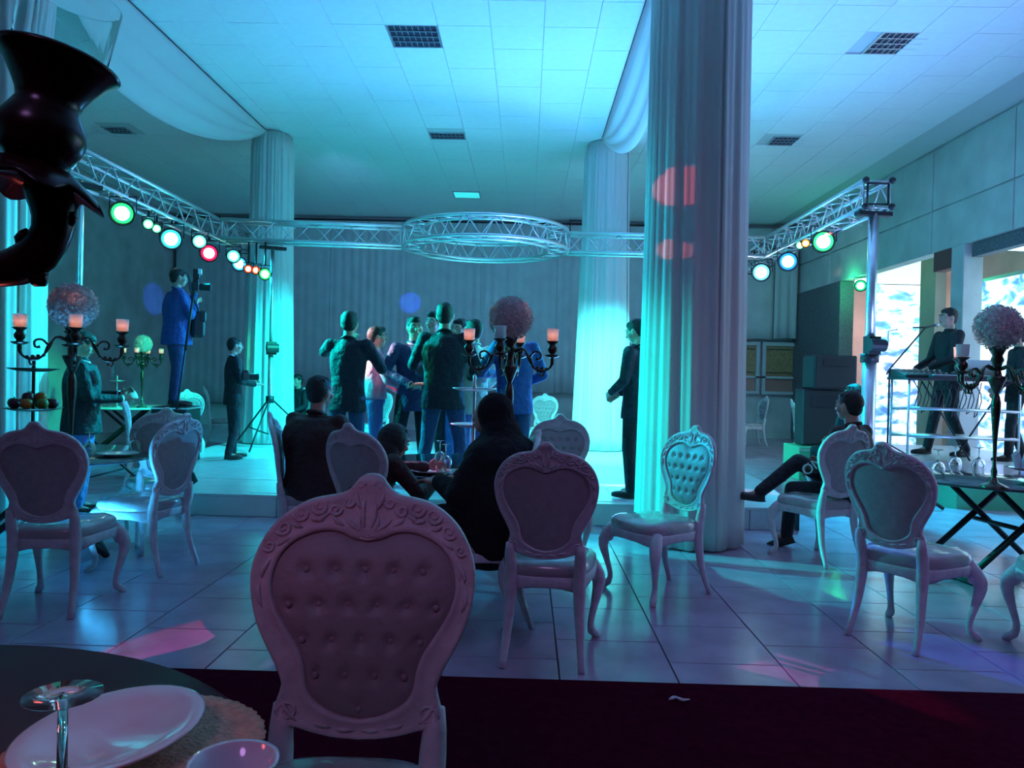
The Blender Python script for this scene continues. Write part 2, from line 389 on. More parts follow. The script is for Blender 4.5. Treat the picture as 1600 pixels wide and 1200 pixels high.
# backlit fabric screens
def screen_mat():
    m = bpy.data.materials.new('backlit_fabric'); m.use_nodes = True; nt = m.node_tree; b = nt.nodes['Principled BSDF']
    b.inputs['Base Color'].default_value = (0.4, 0.5, 0.6, 1); b.inputs['Roughness'].default_value = 0.7
    tc = nt.nodes.new('ShaderNodeTexCoord'); mp = nt.nodes.new('ShaderNodeMapping'); mp.inputs['Scale'].default_value = (1.6, 1.6, 3.4); mp.inputs['Rotation'].default_value = (0, 0.5, 0)
    n = nt.nodes.new('ShaderNodeTexNoise'); n.inputs['Scale'].default_value = 1.7; n.inputs['Detail'].default_value = 3; n.inputs['Distortion'].default_value = 0.6
    r = nt.nodes.new('ShaderNodeValToRGB'); e = r.color_ramp.elements
    e[0].position = 0.36; e[0].color = (0.06, 0.16, 0.34, 1); e[1].position = 0.5; e[1].color = (0.75, 1.0, 1.0, 1)
    x = r.color_ramp.elements.new(0.42); x.color = (0.15, 0.42, 0.75, 1)
    g = nt.nodes.new('ShaderNodeSeparateXYZ'); mx = nt.nodes.new('ShaderNodeMix'); mx.data_type = 'RGBA'; mx.blend_type = 'MULTIPLY'
    r2 = nt.nodes.new('ShaderNodeValToRGB'); r2.color_ramp.elements[0].position = 0.25; r2.color_ramp.elements[0].color = (0.55, 0.62, 1, 1)
    r2.color_ramp.elements[1].position = 0.7; r2.color_ramp.elements[1].color = (0.72, 1, 1, 1); q = r2.color_ramp.elements.new(0.5); q.color = (1, 0.75, 1, 1)
    L = nt.links
    L.new(tc.outputs['Object'], mp.inputs['Vector']); L.new(mp.outputs[0], n.inputs['Vector']); L.new(n.outputs['Fac'], r.inputs['Fac'])
    L.new(tc.outputs['Generated'], g.inputs[0]); L.new(g.outputs['Z'], r2.inputs['Fac'])
    L.new(r.outputs['Color'], mx.inputs[6]); L.new(r2.outputs['Color'], mx.inputs[7]); mx.inputs[0].default_value = 1.0
    L.new(mx.outputs[2], b.inputs['Emission Color']); b.inputs['Emission Strength'].default_value = 2.3
    return m
M_scr = screen_mat(); M_soff = emis('backlit_soffit', (0.62, 0.92, 1.0), 1.25)
def wavy(x0, x1, z0, z1, y, amp, n=40, m=30, ax='x', th=0.02):
    mb = MB(); vs = []; fs = []
    for side in (0, 1):
        for j in range(m + 1):
            for i in range(n + 1):
                u = i / n; w = j / m; d = amp * math.sin(u * 9 + 3 * math.sin(w * 4)) + amp * 0.6 * math.sin(w * 23 + u * 5) + side * th
                a = x0 + (x1 - x0) * u; z = z0 + (z1 - z0) * w
                vs.append((a, y + d, z) if ax == 'x' else (y + d, a, z))
    N = (n + 1) * (m + 1)
    for j in range(m):
        for i in range(n):
            a = j * (n + 1) + i; fs.append((a, a + 1, a + n + 2, a + n + 1)); fs.append((N + a, N + a + n + 1, N + a + n + 2, N + a + 1))
    for i in range(n): fs.append((i, i + N, i + 1 + N, i + 1)); k = m * (n + 1) + i; fs.append((k, k + 1, k + 1 + N, k + N))
    for j in range(m): a = j * (n + 1); fs.append((a, a + n + 1, a + n + 1 + N, a + N)); a += n; fs.append((a, a + N, a + n + 1 + N, a + n + 1))
    return mb.add(vs, fs)
t = thing('backlit_screen', 'narrow glowing white-blue fabric screen behind the singing man', 'screen', (0, 0, 0))
wavy(7.36, 8.40, 0.05, 3.55, 16.6, 0.02).build('fabric', M_scr, t)
MB().box((7.30, 16.56, 0), (7.36, 16.66, 3.62)).box((8.40, 16.56, 0), (8.46, 16.66, 3.62)).build('frame', M_alu, t, False)
MB().box((7.36, 16.54, 0.0), (8.40, 16.68, 0.05)).build('base_rail', M_black, t, False)
mb = MB(); mb.add([(6.96, 16.58, 3.57), (8.42, 16.58, 3.57), (8.70, 15.8, 3.98), (6.96, 15.8, 3.98), (6.96, 16.58, 3.61), (8.42, 16.58, 3.61), (8.70, 15.8, 4.02), (6.96, 15.8, 4.02)], [(0, 1, 2, 3), (4, 7, 6, 5), (0, 4, 5, 1), (1, 5, 6, 2), (2, 6, 7, 3), (3, 7, 4, 0)])
mb.build('canopy', M_soff, t, False)
t = thing('backlit_screen', 'wide glowing cyan-white fabric screen at the right edge', 'screen', (0, 0, 0))
wavy(6.6, 14.0, 0.05, 3.24, 7.95, 0.03, n=90, ax='y').build('fabric', M_scr, t)
MB().box((7.90, 6.6, 3.24), (8.02, 14.05, 3.30)).box((7.90, 14.0, 0), (8.02, 14.06, 3.3)).build('frame', M_alu, t, False)
mb = MB(); mb.add([(6.97, 11.4, 3.42), (6.97, 7.0, 3.42), (7.9, 7.0, 3.50), (7.9, 11.9, 3.50), (6.97, 11.4, 3.46), (6.97, 7.0, 3.46), (7.9, 7.0, 3.54), (7.9, 11.9, 3.54)], [(0, 3, 2, 1), (4, 5, 6, 7), (0, 1, 5, 4), (1, 2, 6, 5), (2, 3, 7, 6), (3, 0, 4, 7)])
mb.build('canopy', M_soff, t, False)

# windows in the back wall at right
M_wf = mat('window_paint', (0.46, 0.48, 0.52), 0.6)
M_amber = mat('amber_pane', (0.42, 0.25, 0.13), 0.35, bump=(60, 0.7), var=(16, 0.45)); M_redp = mat('red_pane', (0.40, 0.18, 0.16), 0.4)
for k, (x0, x1) in enumerate([(4.75, 5.84), (5.90, 6.78)]):
    wroot = MB()
    for a, b in [((x0, 2.32), (x1, 2.42)), ((x0, 1.10), (x1, 1.18)), ((x0, 1.50), (x1, 1.56)), ((x0, 1.18), (x0 + 0.09, 2.32)), ((x1 - 0.09, 1.18), (x1, 2.32))]:
        wroot.box((a[0], 19.34, a[1]), (b[0], 19.45, b[1]))
    w = wroot.build('window_%d' % (k + 1), M_wf, smooth=False, bevel=0.005); struct(w)
    MB().box((x0 + 0.09, 19.40, 1.56), (x1 - 0.09, 19.42, 2.32)).build('pane', M_amber, w, False)
    MB().box((x0 + 0.09, 19.40, 1.18), (x1 - 0.09, 19.42, 1.50)).build('lower_pane', M_redp, w, False)
    MB().box((x0 + 0.12, 19.385, 2.22), (x1 - 0.12, 19.40, 2.245)).box((x0 + 0.12, 19.385, 1.64), (x1 - 0.12, 19.40, 1.66)).build('bead', M_black, w, False)

# pleated curtains on the back wall
def pleats(x0, x1, z0, z1, y, amp, per, seed, thick=0.02):
    rnd = random.Random(seed); n = int((x1 - x0) / per * 6); mb = MB(); ph = rnd.random() * 6
    prof = []
    for i in range(n + 1):
        x = x0 + (x1 - x0) * i / n; prof.append((x, amp * math.sin(2 * PI * (x - x0) / per + ph + 0.8 * math.sin(x * 3.1 + ph)) * (0.6 + 0.4 * math.sin(x * 1.7 + seed))))
    vs = []; fs = []; m = 6
    for side in (0, 1):
        for j in range(m + 1):
            w = j / m
            for x, d in prof: vs.append((x, y + d * (1.25 - 0.6 * w) + side * thick, z0 + (z1 - z0) * w + (0 if j else 0.012 * math.sin(x * 9))))
    k = n + 1; N = k * (m + 1)
    for j in range(m):
        for i in range(n):
            a = j * k + i; fs.append((a, a + 1, a + k + 1, a + k)); fs.append((N + a, N + a + k, N + a + k + 1, N + a + 1))
    for i in range(n): fs.append((i, N + i, N + i + 1, i + 1))
    for j in range(m): a = j * k; fs.append((a, a + k, N + a + k, N + a)); a += n; fs.append((a, N + a, N + a + k, a + k))
    return mb.add(vs, fs)
cu = thing('back_curtain', 'wide grey pleated curtain covering the back wall behind the dancers', 'curtain', (0, 0, 0))
xs = [-8.9, -6.9, -5.0, -3.1, -1.2, 0.7, 2.5, 4.4]
for k in range(7): pleats(xs[k], xs[k + 1] + 0.02, 1.02 if k else 0.6, 5.22, 19.25, 0.018, 0.21, k).build('curtain_panel', M_curt, cu)
MB().tube([(-8.9, 19.25, 5.25), (4.5, 19.25, 5.25)], 0.02).build('curtain_rail', M_black, cu)
cu = thing('window_curtain', 'pale voile curtain with loose folds hanging above the small windows', 'curtain', (0, 0, 0))
pleats(4.45, 6.1, 2.48, 5.22, 19.2, 0.02, 0.5, 31).build('curtain_panel', M_curt, cu)
pleats(6.1, 6.66, 2.50, 5.22, 19.15, 0.05, 0.22, 33).build('voile_panel', mat('pale_voile', (0.6, 0.62, 0.66), 0.8, translucent=0.2), cu)
t = thing('wall_speaker_frame', 'thin dark rectangular bracket on the back wall beside the far column', 'bracket', (0, 0, 0))
MB().tube([(1.0, 19.0, 4.9), (1.0, 19.0, 5.28), (2.3, 19.0, 5.28), (2.3, 19.0, 4.9)], 0.02).build('bracket', M_black, t)
MB().tube([(1.0, 19.0, 5.28), (1.0, 19.2, 5.33)], 0.015).build('fixing', M_black, t)

# ---- stage slab with riser tiles
ed = [(-3.3, 7.4), (2.65, 7.4), (2.9, 9.5), (2.9, 13.6), (-4.9, 13.6), (-4.9, 12.0), (-4.75, 10.6), (-4.35, 9.7), (-3.85, 8.9), (-3.5, 8.2)]
st = thing('stage', 'low pale tiled stage the dancing men stand on', 'stage')
def poly_prism(ed, z0, z1):
    n = len(ed); return MB().add([(x, y, z0) for x, y in ed] + [(x, y, z1) for x, y in ed], [tuple(range(n - 1, -1, -1)), tuple(range(n, 2 * n))] + [(i, (i + 1) % n, n + (i + 1) % n, n + i) for i in range(n)])
poly_prism(ed, -0.005, 0.19).build('core', M_joint, st, False)
def inside(x, y):
    c = False; j = len(ed) - 1
    for i in range(len(ed)):
        xi, yi = ed[i]; xj, yj = ed[j]
        if (yi > y) != (yj > y) and x < (xj - xi) * (y - yi) / (yj - yi) + xi: c = not c
        j = i
    return c
poly_prism([(x * 1.002, y - 0.02 if y < 7.5 else y) for x, y in ed], 0.19, 0.212).build('top_slab', M_stage, st, False)
me = MB().box((-0.452, -0.018, 0.003), (0.452, 0.0, 0.188)).mesh('riser_tile', M_stage, False, 0.002)
for k in range(6): inst('riser_tile', me, st, (-2.845 + 0.912 * k, 7.4, 0))
inst('riser_tile', me, st, (-2.845 + 0.912 * 6 - 0.24, 7.4, 0), scale=(0.47, 1, 1))
# fine joints of the stage paving: thin raised slabs
mb = MB()
for i in range(-6, 4):
    for j in range(0, 7):
        x0 = i * 0.9; y0 = 7.5 + j * 0.9
        if all(inside(px, py) for px in (x0 + .02, x0 + .88) for py in (y0 + .02, y0 + .88)): mb.box((x0 + 0.004, y0 + 0.004, 0.212), (x0 + 0.896, y0 + 0.896, 0.2155))
o = mb.build('paving', M_stage, st, False); o['kind'] = 'stuff'

# ---- draped columns
def drape_col(label, x, y, R, z0, seed, flare=0.12, tw=1.0, hgt=H):
    t = thing('draped_column', label, 'column', (x, y, z0)); hh = hgt - z0 - 0.01
    MB().lathe([(R * 0.86, 0), (R * 0.86, hh)], n=32).build('shaft', mat('column_plaster', (0.6, 0.6, 0.6), 0.8), t)
    rnd = random.Random(seed); nd = 4
    for d in range(nd):
        a0 = 2 * PI * d / nd + seed; a1 = a0 + 2 * PI / nd + 0.12; n = 44; m = 22; vs = []; fs = []
        for side in (0, 1):
            for j in range(m + 1):
                w = j / m; z = 0.015 + (hh - 0.03) * w
                for i in range(n + 1):
                    u = i / n; a = a0 + (a1 - a0) * u
                    r = R * (1 + flare * (1 - w) ** 1.6) * (0.9 if w > 0.99 else 1) + 0.016 * math.sin(u * 22 + seed + 0.6 * math.sin(w * 3)) * (1.3 - 0.6 * w) + 0.008 * math.sin(u * 51 + w * 2) - side * 0.012 + 0.01 * (d % 2)
                    vs.append((r * math.cos(a), r * math.sin(a), z))
        k = n + 1; N = k * (m + 1)
        for j in range(m):
            for i in range(n): q = j * k + i; fs.append((q, q + 1, q + k + 1, q + k)); fs.append((N + q, N + q + k, N + q + k + 1, N + q + 1))
        for i in range(n): fs.append((i, N + i, N + i + 1, i + 1)); q = m * k + i; fs.append((q, q + 1, N + q + 1, N + q))
        for j in range(m): q = j * k; fs.append((q, q + k, N + q + k, N + q)); q += n; fs.append((q, N + q, N + q + k, q + k))
        MB().add(vs, fs).build('drape', M_sheer, t)
    return t
drape_col('large white draped column standing on the tile floor right of centre', 1.455, 6.78, 0.40, 0.0, 0.3, 0.10)
drape_col('white draped column blazing cyan at the right rear of the stage', 1.28, 13.0, 0.36, 0.215, 1.1, 0.30)
drape_col('white draped column lit cyan behind the light stand, left rear', -4.30, 12.75, 0.32, 0.215, 2.0, 0.28)
drape_col('cyan draped column cut by the left edge of the picture', -4.78, 6.75, 0.40, 0.0, 2.7, 0.10)

# ---- swags between the columns along the ceiling
def swag(label, x, y0, y1, sag, side, wid):
    t = thing('ceiling_swag', label, 'drape')
    n = 48; m = 12; vs = []; fs = []
    for sd in (0, 1):
        for j in range(m + 1):
            w = j / m
            for i in range(n + 1):
                u = i / n; c = 4 * u * (1 - u)
                z = H - 0.03 - sag * (c ** 0.8) * w; xx = x + side * wid * w * math.sin(PI * u) ** 0.7 + 0.03 * math.sin(w * 19) * (0.3 + c) + sd * 0.006
                vs.append((xx, y0 + (y1 - y0) * u, z - sd * 0.004))
    k = n + 1; N = k * (m + 1)
    for j in range(m):
        for i in range(n): q = j * k + i; fs.append((q, q + 1, q + k + 1, q + k)); fs.append((N + q, N + q + k, N + q + k + 1, N + q + 1))
    for i in range(n): q = m * k + i; fs.append((q, q + 1, N + q + 1, N + q)); fs.append((i, N + i, N + i + 1, i + 1))
    MB().add(vs, fs).build('voile', M_swag, t)
    MB().tube([(x, y0, H - 0.02), (x, y1, H - 0.02)], 0.008, 6).build('tension_wire', M_black, t)
swag('long white voile swag sagging from the ceiling at upper left', -4.33, 5.6, 12.5, 0.80, -1, 0.35)
swag('white voile swag rising from the far column beside the big near column', 1.15, 6.9, 12.6, 0.80, 1, 0.25)

# ================================================================== TRUSS
def truss(root, a, b, up=V((0, 0, 1)), w=0.29, step=0.5, partname='truss_section'):
    a = V(a); b = V(b); d = (b - a); L = d.length; d.normalize(); s = d.cross(up).normalized()
    cor = [(-1, -1), (1, -1), (1, 1), (-1, 1)]
    P = lambda c, q: a + d * q + s * (c[0] * w / 2) + up * (c[1] * w / 2)
    for c in cor: MB().tube([P(c, 0), P(c, L)], 0.025, 8).build('chord', M_alu, root)
    n = max(1, int(round(L / step))); 
    for f in range(4):
        mb = MB(); c0, c1 = cor[f], cor[(f + 1) % 4]
        for i in range(n):
            q0 = L * i / n; q1 = L * (i + 1) / n; qm = (q0 + q1) / 2
            mb.tube([P(c0, q0), P(c1, qm)], 0.009, 6); mb.tube([P(c1, qm), P(c0, q1)], 0.009, 6)
        for q in (0.02, L - 0.02): mb.tube([P(c0, q), P(c1, q)], 0.012, 6)
        mb.build('lattice', M_alu, root)
TZ = 3.525
tl = thing('lighting_truss', 'aluminium box truss running away at left carrying coloured lamps', 'truss')
truss(tl, (-4.80, 7.7, TZ), (-4.80, 13.9, TZ))
tr = thing('lighting_truss', 'aluminium box truss at right reaching back from the tall stand', 'truss')
truss(tr, (3.84, 8.6, TZ), (3.84, 13.6, TZ))
tc_ = thing('lighting_truss', 'aluminium cross truss between the left truss and the ring', 'truss')
truss(tc_, (-4.63, 11.55, TZ), (-1.98, 11.9, TZ))
tc2 = thing('lighting_truss', 'aluminium cross truss between the ring and the near column', 'truss')
truss(tc2, (0.60, 12.15, TZ), (3.68, 12.2, TZ))
rg = thing('truss_ring', 'round aluminium truss ring hanging over the dancers', 'truss', (-0.68, 12.0, 0))
for (R0, z) in ((1.28, 3.67), (1.28, 3.38), (0.99, 3.67), (0.99, 3.38)):
    pts = [(R0 * math.cos(2 * PI * k / 64), R0 * math.sin(2 * PI * k / 64), z) for k in range(65)]
    MB().tube(pts, 0.026, 8).build('ring_chord', M_alu, rg)
for (Ra, za, Rb, zb) in ((1.28, 3.67, 1.28, 3.38), (0.99, 3.67, 0.99, 3.38), (1.28, 3.67, 0.99, 3.67), (1.28, 3.38, 0.99, 3.38)):
    mb = MB(); n = 18
    for k in range(n):
        a0 = 2 * PI * k / n; am = a0 + PI / n; a1 = a0 + 2 * PI / n
        p = (Ra * math.cos(a0), Ra * math.sin(a0), za); q = (Rb * math.cos(am), Rb * math.sin(am), zb); r = (Ra * math.cos(a1), Ra * math.sin(a1), za)
        mb.tube([p, q], 0.009, 6); mb.tube([q, r], 0.009, 6)
    mb.build('lattice', M_alu, rg)
# small dark conical pins / bolts on truss ends
for k, (dx, dz) in enumerate(((-1, -1), (1, -1), (1, 1), (-1, 1))):
    MB().ell((3.84 + dx * 0.145, 8.56, TZ + dz * 0.145), 0.038).build('end_cap', M_black, tr)
mb = MB()
for a, b in (((-1, -1), (1, -1)), ((1, -1), (1, 1)), ((1, 1), (-1, 1)), ((-1, 1), (-1, -1))):
    mb.tube([(3.84 + a[0] * .115, 8.585, TZ + a[1] * .115), (3.84 + b[0] * .115, 8.585, TZ + b[1] * .115)], 0.012, 6)
mb.build('end_frame', M_black, tr)
# cables wound over the far end of the right truss
mb = MB(); rnd = random.Random(4)
for k in range(7):
    c = V((3.84 + rnd.uniform(-.15, .15), 12.9 + rnd.uniform(-.5, .5), 3.45)); pts = [c + V((0.2 * math.cos(a) * rnd.uniform(.7, 1.2), 0.1 * math.sin(a * 2), 0.2 * math.sin(a))) for a in [2 * PI * i / 14 for i in range(13)]]
    mb.tube(pts, 0.008, 5)
mb.build('cable_coil', M_blackp, tr)

# ---- stands
def stand(label, x, y, z0, top, r, legspread, rz=0.3, big=False, winch=None):
    t = thing('lighting_stand', label, 'light stand', (x, y, z0), rz)
    M_p = M_alu
    MB().tube([(0, 0, 0.12), (0, 0, top * 0.52)], r, 12).build('lower_pole', M_p, t)
    MB().tube([(0, 0, top * 0.5), (0, 0, top)], r * 0.72, 12).build('upper_pole', M_p, t)
    MB().tube([(0, 0, top * 0.50), (0, 0, top * 0.53)], r * 1.3, 12).build('collar', M_black, t)
    hh = 0.75 if not big else 0.55
    for k in range(3):
        a = 2 * PI * k / 3; c, s_ = math.cos(a), math.sin(a)
        MB().tube([(c * r, s_ * r, hh), (c * legspread, s_ * legspread, 0.02)], 0.020 if big else 0.014, 6).build('leg', M_black, t)
        MB().tube([(c * r, s_ * r, 0.22), (c * legspread * 0.6, s_ * legspread * 0.6, hh * 0.40)], 0.010, 6).build('brace', M_black, t)
    MB().tube([(0, 0, hh - 0.05), (0, 0, hh + 0.06)], r * 1.6, 10).build('leg_hub', M_black, t)
    if winch:
        w = MB().box((-0.07, -0.10, winch - 0.1), (0.07, 0.02, winch + 0.1)).tube([(-0.09, -0.13, winch), (0.09, -0.13, winch)], 0.07, 12).build('winch', M_black, t, False)
        MB().tube([(0.09, -0.13, winch), (0.13, -0.13, winch), (0.13, -0.13, winch + 0.16), (0.24, -0.13, winch + 0.18)], 0.010, 6).build('crank', M_alu, w)
    MB().box((-0.2, -0.05, top - 0.02), (0.2, 0.05, top + 0.025)).build('crossbar', M_black, t, False)
    return t
stand('tall winch-up light stand at right holding the truss corner', 3.84, 8.68, 0.0, 3.32, 0.075, 0.95, 0.15, True, 1.85)
stand('slim light stand glowing cyan in front of the left far column', -3.97, 11.85, 0.215, 3.1, 0.04, 0.8, 0.5, False, 1.55)
stand('thin light stand behind the left candelabra, glowing cyan', -4.72, 8.0, 0.0, 3.32, 0.045, 0.8, 0.9, False, None)

# ---- par cans
can_me = MB().lathe([(0.035, -0.24), (0.07, -0.22), (0.085, -0.10), (0.10, 0.0), (0.112, 0.04), (0.112, 0.055), (0.10, 0.055), (0.095, 0.0), (0.03, -0.1)], n=20).mesh('housing', M_black)
lens_me = {}
def par(label, pos, tgt, col, strg, sc=1.0, group=None, top=3.36):
    t = thing('stage_lamp', label, 'stage lamp', pos, 0, group); q = (V(tgt) - V(pos)).to_track_quat('Z', 'Y').to_euler()
    h = inst('housing', can_me, t, (0, 0, 0), q, (sc, sc, sc))
    key = (col, strg)
    if key not in lens_me: lens_me[key] = MB().lathe([(0.0001, 0.047), (0.05, 0.045), (0.092, 0.035), (0.092, 0.03), (0.0001, 0.03)], n=20).mesh('lens', emis('lens_%d' % len(lens_me), tuple(c * c for c in col), 1.8))
    inst('lens', lens_me[key], t, (0, 0, 0), q, (sc, sc, sc))
    k2 = ('core',) + key
    if k2 not in lens_me:
        cm = emis('core_%d' % len(lens_me), tuple(.35 + .65 * c for c in col), strg * .9)
        lens_me[k2] = MB().lathe([(0.0001, 0.056), (0.04, 0.055), (0.064, 0.050), (0.064, 0.044), (0.0001, 0.044)], n=18).mesh('bulb', cm)
    inst('bulb', lens_me[k2], t, (0, 0, 0), q, (sc, sc, sc))
    zt = top - pos[2]
    MB().tube([(-0.125 * sc, 0, 0), (-0.125 * sc, 0, 0.15 * sc), (0.125 * sc, 0, 0.15 * sc), (0.125 * sc, 0, 0)], 0.008, 6).build('yoke', M_black, t)
    MB().tube([(0, 0, 0.15 * sc), (0, 0, max(zt, 0.16 * sc + 0.02))], 0.014, 6).build('clamp', M_black, t)
    return t
CT = (0.0, 4.0, 1.0)
L = [((192, 333), 8.8, (0.15, 1.0, 0.45), 14, 1.25, 'big green stage lamp, nearest on the left truss'),
     ((232, 350), 9.45, (0.35, 1.0, 0.65), 7, 0.62, 'small green lamp just behind the big green one on the left truss'),
     ((245, 357), 9.75, (0.35, 1.0, 0.65), 6, 0.55, 'second small green lamp from the big green one'),
     ((268, 373), 10.1, (0.2, 0.9, 1.0), 16, 1.3, 'large blazing cyan-blue lamp in the middle of the left truss'),
     ((312, 377), 10.9, (0.4, 1.0, 0.85), 4, 0.95, 'pale round lamp left of the pink lamp on the left truss'),
     ((327, 395), 11.25, (1.0, 0.12, 0.3), 9, 1.2, 'pink stage lamp on the left truss'),
     ((365, 400), 12.1, (0.3, 1.0, 0.8), 4, 1.0, 'pale green round lamp right of the pink lamp'),
     ((374, 412), 12.4, (0.2, 0.7, 1.0), 10, 1.1, 'blue-white lamp near the far end of the left truss'),
     ((388, 420), 11.6, (1.0, 0.25, 0.12), 4, 0.62, 'small orange-red lamp at the far end of the left truss'),
     ((400, 422), 11.6, (1.0, 0.3, 0.12), 3, 0.62, 'dim orange lamp second from the far end of the left truss'),
     ((414, 428), 11.55, (0.2, 1.0, 0.4), 7, 0.85, 'green-white lamp at the very end of the left truss')]
for (p, Y, c, e, sc, lab) in L:
    w = W(p[0], p[1], Y); par(lab, (w.x, w.y, w.z), (w.x + 2.4, w.y - 7.0, 1.3), c, e, sc)
Rr = [((1190, 425), 12.4, (0.4, 0.85, 1.0), 16, 1.35, 'blue-white lamp touching the near column edge on the right truss'),
      ((1232, 408), 11.35, (0.15, 0.55, 1.0), 14, 1.3, 'bright blue lamp on the right truss'),
      ((1250, 383), 10.9, (0.4, 1.0, 0.6), 4, 0.55, 'tiny pale green lamp on the right truss'),
      ((1259, 380), 10.65, (1.0, 0.55, 0.1), 5, 0.55, 'tiny yellow lamp on the right truss'),
      ((1287, 377), 10.0, (0.2, 1.0, 0.5), 10, 1.3, 'green lamp nearest the tall stand on the right truss')]
for (p, Y, c, e, sc, lab) in Rr:
    w = W(p[0], p[1], Y); par(lab, (w.x, w.y, w.z), (w.x - 3.0, w.y - 6.5, 1.3), c, e, sc)
w = W(1345, 446, 15.95); par('green lamp behind the tall stand near the right alcove', (w.x, w.y, w.z), (w.x - 3.6, w.y - 6.5, 1.5), (0.1, 1.0, 0.45), 10, 1.1, None, 3.63)
light('green_spill', 'POINT', (w.x - 0.25, w.y + 0.1, w.z - 0.05), GREEN, 22, size=0.05)

# ================================================================== CHAIRS
SC = 5.9e-4
OUT = [(507,50),(530,52),(552,64),(568,84),(584,104),(598,116),(625,130),(680,140),(745,155),(810,190),(870,245),(915,320),(938,400),(940,470),(925,560),(895,650),(850,740),(818,805),(803,850),(812,890),(824,935),(820,975),(795,1000),(740,1012),(680,1032),(600,1050),(507,1057)]
INN = [(507,312),(560,305),(610,282),(660,274),(720,283),(790,315),(840,370),(862,440),(862,500),(840,570),(795,650),(745,730),(722,800),(712,860),(690,905),(640,945),(580,972),(507,985)]
ZB = 0.525
def loopify(P, n):
    half = catmull([((x - 507) * SC, 0, (1057 - y) * SC) for x, y in P], n)
    return half + [V((-p.x, 0, p.z)) for p in half[-2:0:-1]]
def warp(p, d=0.0):
    """flat back coordinates -> tilted and curved back (chair faces +y)"""
    return V((p.x, -0.215 - 0.17 * p.z + 0.55 * p.x * p.x - 0.35 * (p.z - 0.3) ** 2 * 0.2 + d, p.z * 0.985 + ZB))
NH = 61
oL = loopify(OUT, NH); iL = loopify(INN, NH); NL = len(oL)
def chair_meshes():
    R = {}
    sec = [(0, -.008), (0, .010), (.10, .017), (.22, .014), (.5, .011), (.78, .014), (.9, .019), (1, .012), (1, -.008), (.9, -.016), (.78, -.012), (.5, -.010), (.22, -.012), (.10, -.014)]
    vs = []; fs = []; k = len(sec)
    for i in range(NL):
        for s, d in sec:
            p = oL[i].lerp(iL[i], s); vs.append(warp(p, d))
    for i in range(NL):
        j = (i + 1) % NL
        for q in range(k): r = (q + 1) % k; fs.append((i * k + q, j * k + q, j * k + r, i * k + r))
    R['back_frame'] = MB().add(vs, fs).mesh('back_frame', M_frame)
    # carved relief: scrolls, leaves, edge beads on both faces
    mb = MB()
    def P(x, y, d): return warp(V(((x - 507) * SC, 0, (1057 - y) * SC)), d)
    for face in (1, -1):
        d = 0.014 * face
        def spiral(x, y, r, turns, a0, sgn):
            for m in (1, -1):
                pts = []
                for q in range(15):
                    u = q / 14; a = a0 + sgn * turns * 2 * PI * u; rr = r * (1 - 0.8 * u); pts.append(P(507 + m * (x - 507 + rr * math.cos(a)), y + rr * math.sin(a), d))
                mb.tube(pts, [0.0042 * (1 - 0.4 * q / 14) for q in range(15)], 5)
        def leaf(x0, y0, x1, y1, w=0.005):
            for m in (1, -1):
                pts = [P(507 + m * (x0 + (x1 - x0) * u - 507 + 9 * math.sin(PI * u)), y0 + (y1 - y0) * u, d) for u in (0, .25, .5, .75, 1)]
                mb.tube(pts, [w * .3, w, w * 1.2, w * .9, w * .2], 5)
        for a in [(700, 180, 34, 1.4, 0, 1), (640, 190, 26, 1.2, PI, -1), (770, 205, 34, 1.4, 0, 1), (832, 262, 30, 1.3, .5, 1), (880, 330, 22, 1.2, .5, 1), (590, 160, 24, 1.1, PI, -1), (775, 950, 40, 1.4, 0, -1), (545, 95, 20, 1.0, PI, 1)]: spiral(*a)
        for a in [(522, 290, 545, 215), (522, 280, 600, 225), (520, 265, 525, 150), (535, 190, 560, 120), (600, 255, 650, 215), (680, 235, 735, 225), (800, 300, 850, 330), (870, 380, 900, 450), (905, 470, 890, 560), (610, 1010, 680, 990), (520, 1020, 590, 1018), (740, 985, 800, 900), (700, 240, 660, 205), (760, 262, 800, 240)]: leaf(*a)
        mb.tube([P(470, 285, d), P(507, 296, d), P(544, 285, d)], 0.004, 5); mb.tube([P(478, 300, d), P(507, 307, d), P(536, 300, d)], 0.003, 5)
    R['carving'] = mb.mesh('carving', M_frame)
    # upholstery, tufted on the front
    cx, cz = 0.0, (1057 - 590) * SC; C = V((cx, 0, cz)); rings = 18; vs = []; fs = []
    bt = []
    for r_, y in enumerate((290, 420, 551, 684, 815, 940)):
        off = 0 if r_ % 2 else 57
        for q in range(-4, 5):
            x = q * 114 + off; bt.append(V((x * SC, 0, (1057 - y) * SC)))
    def depth(p, s):
        b = 0.034 * math.sqrt(max(0, 1 - s ** 3.2))
        for q in bt:
            dd = ((p.x - q.x) ** 2 + (p.z - q.z) ** 2) ** .5
            b -= 0.016 * math.exp(-(dd / 0.014) ** 2) * (1 if s < 0.9 else 0)
        return b
    for side in (1, -1):
        for j in range(rings + 1):
            s = 1.02 * (1 - (1 - j / rings) ** 1.0)
            for i in range(NL):
                p = C.lerp(iL[i], s); d = depth(p, min(1, s)) if side == 1 else -0.010 * math.sqrt(max(0, 1 - min(1, s) ** 3)) - 0.001
                vs.append(warp(p, d))
    N = (rings + 1) * NL
    for j in range(rings):
        for i in range(NL):
            q = (i + 1) % NL; fs.append((j * NL + i, j * NL + q, (j + 1) * NL + q, (j + 1) * NL + i)); fs.append((N + j * NL + i, N + (j + 1) * NL + i, N + (j + 1) * NL + q, N + j * NL + q))
    R['back_pad'] = MB().add(vs, fs).mesh('back_pad', M_vinyl, dist=0.00005)
    R['back_pad'].materials.append(M_tuft)
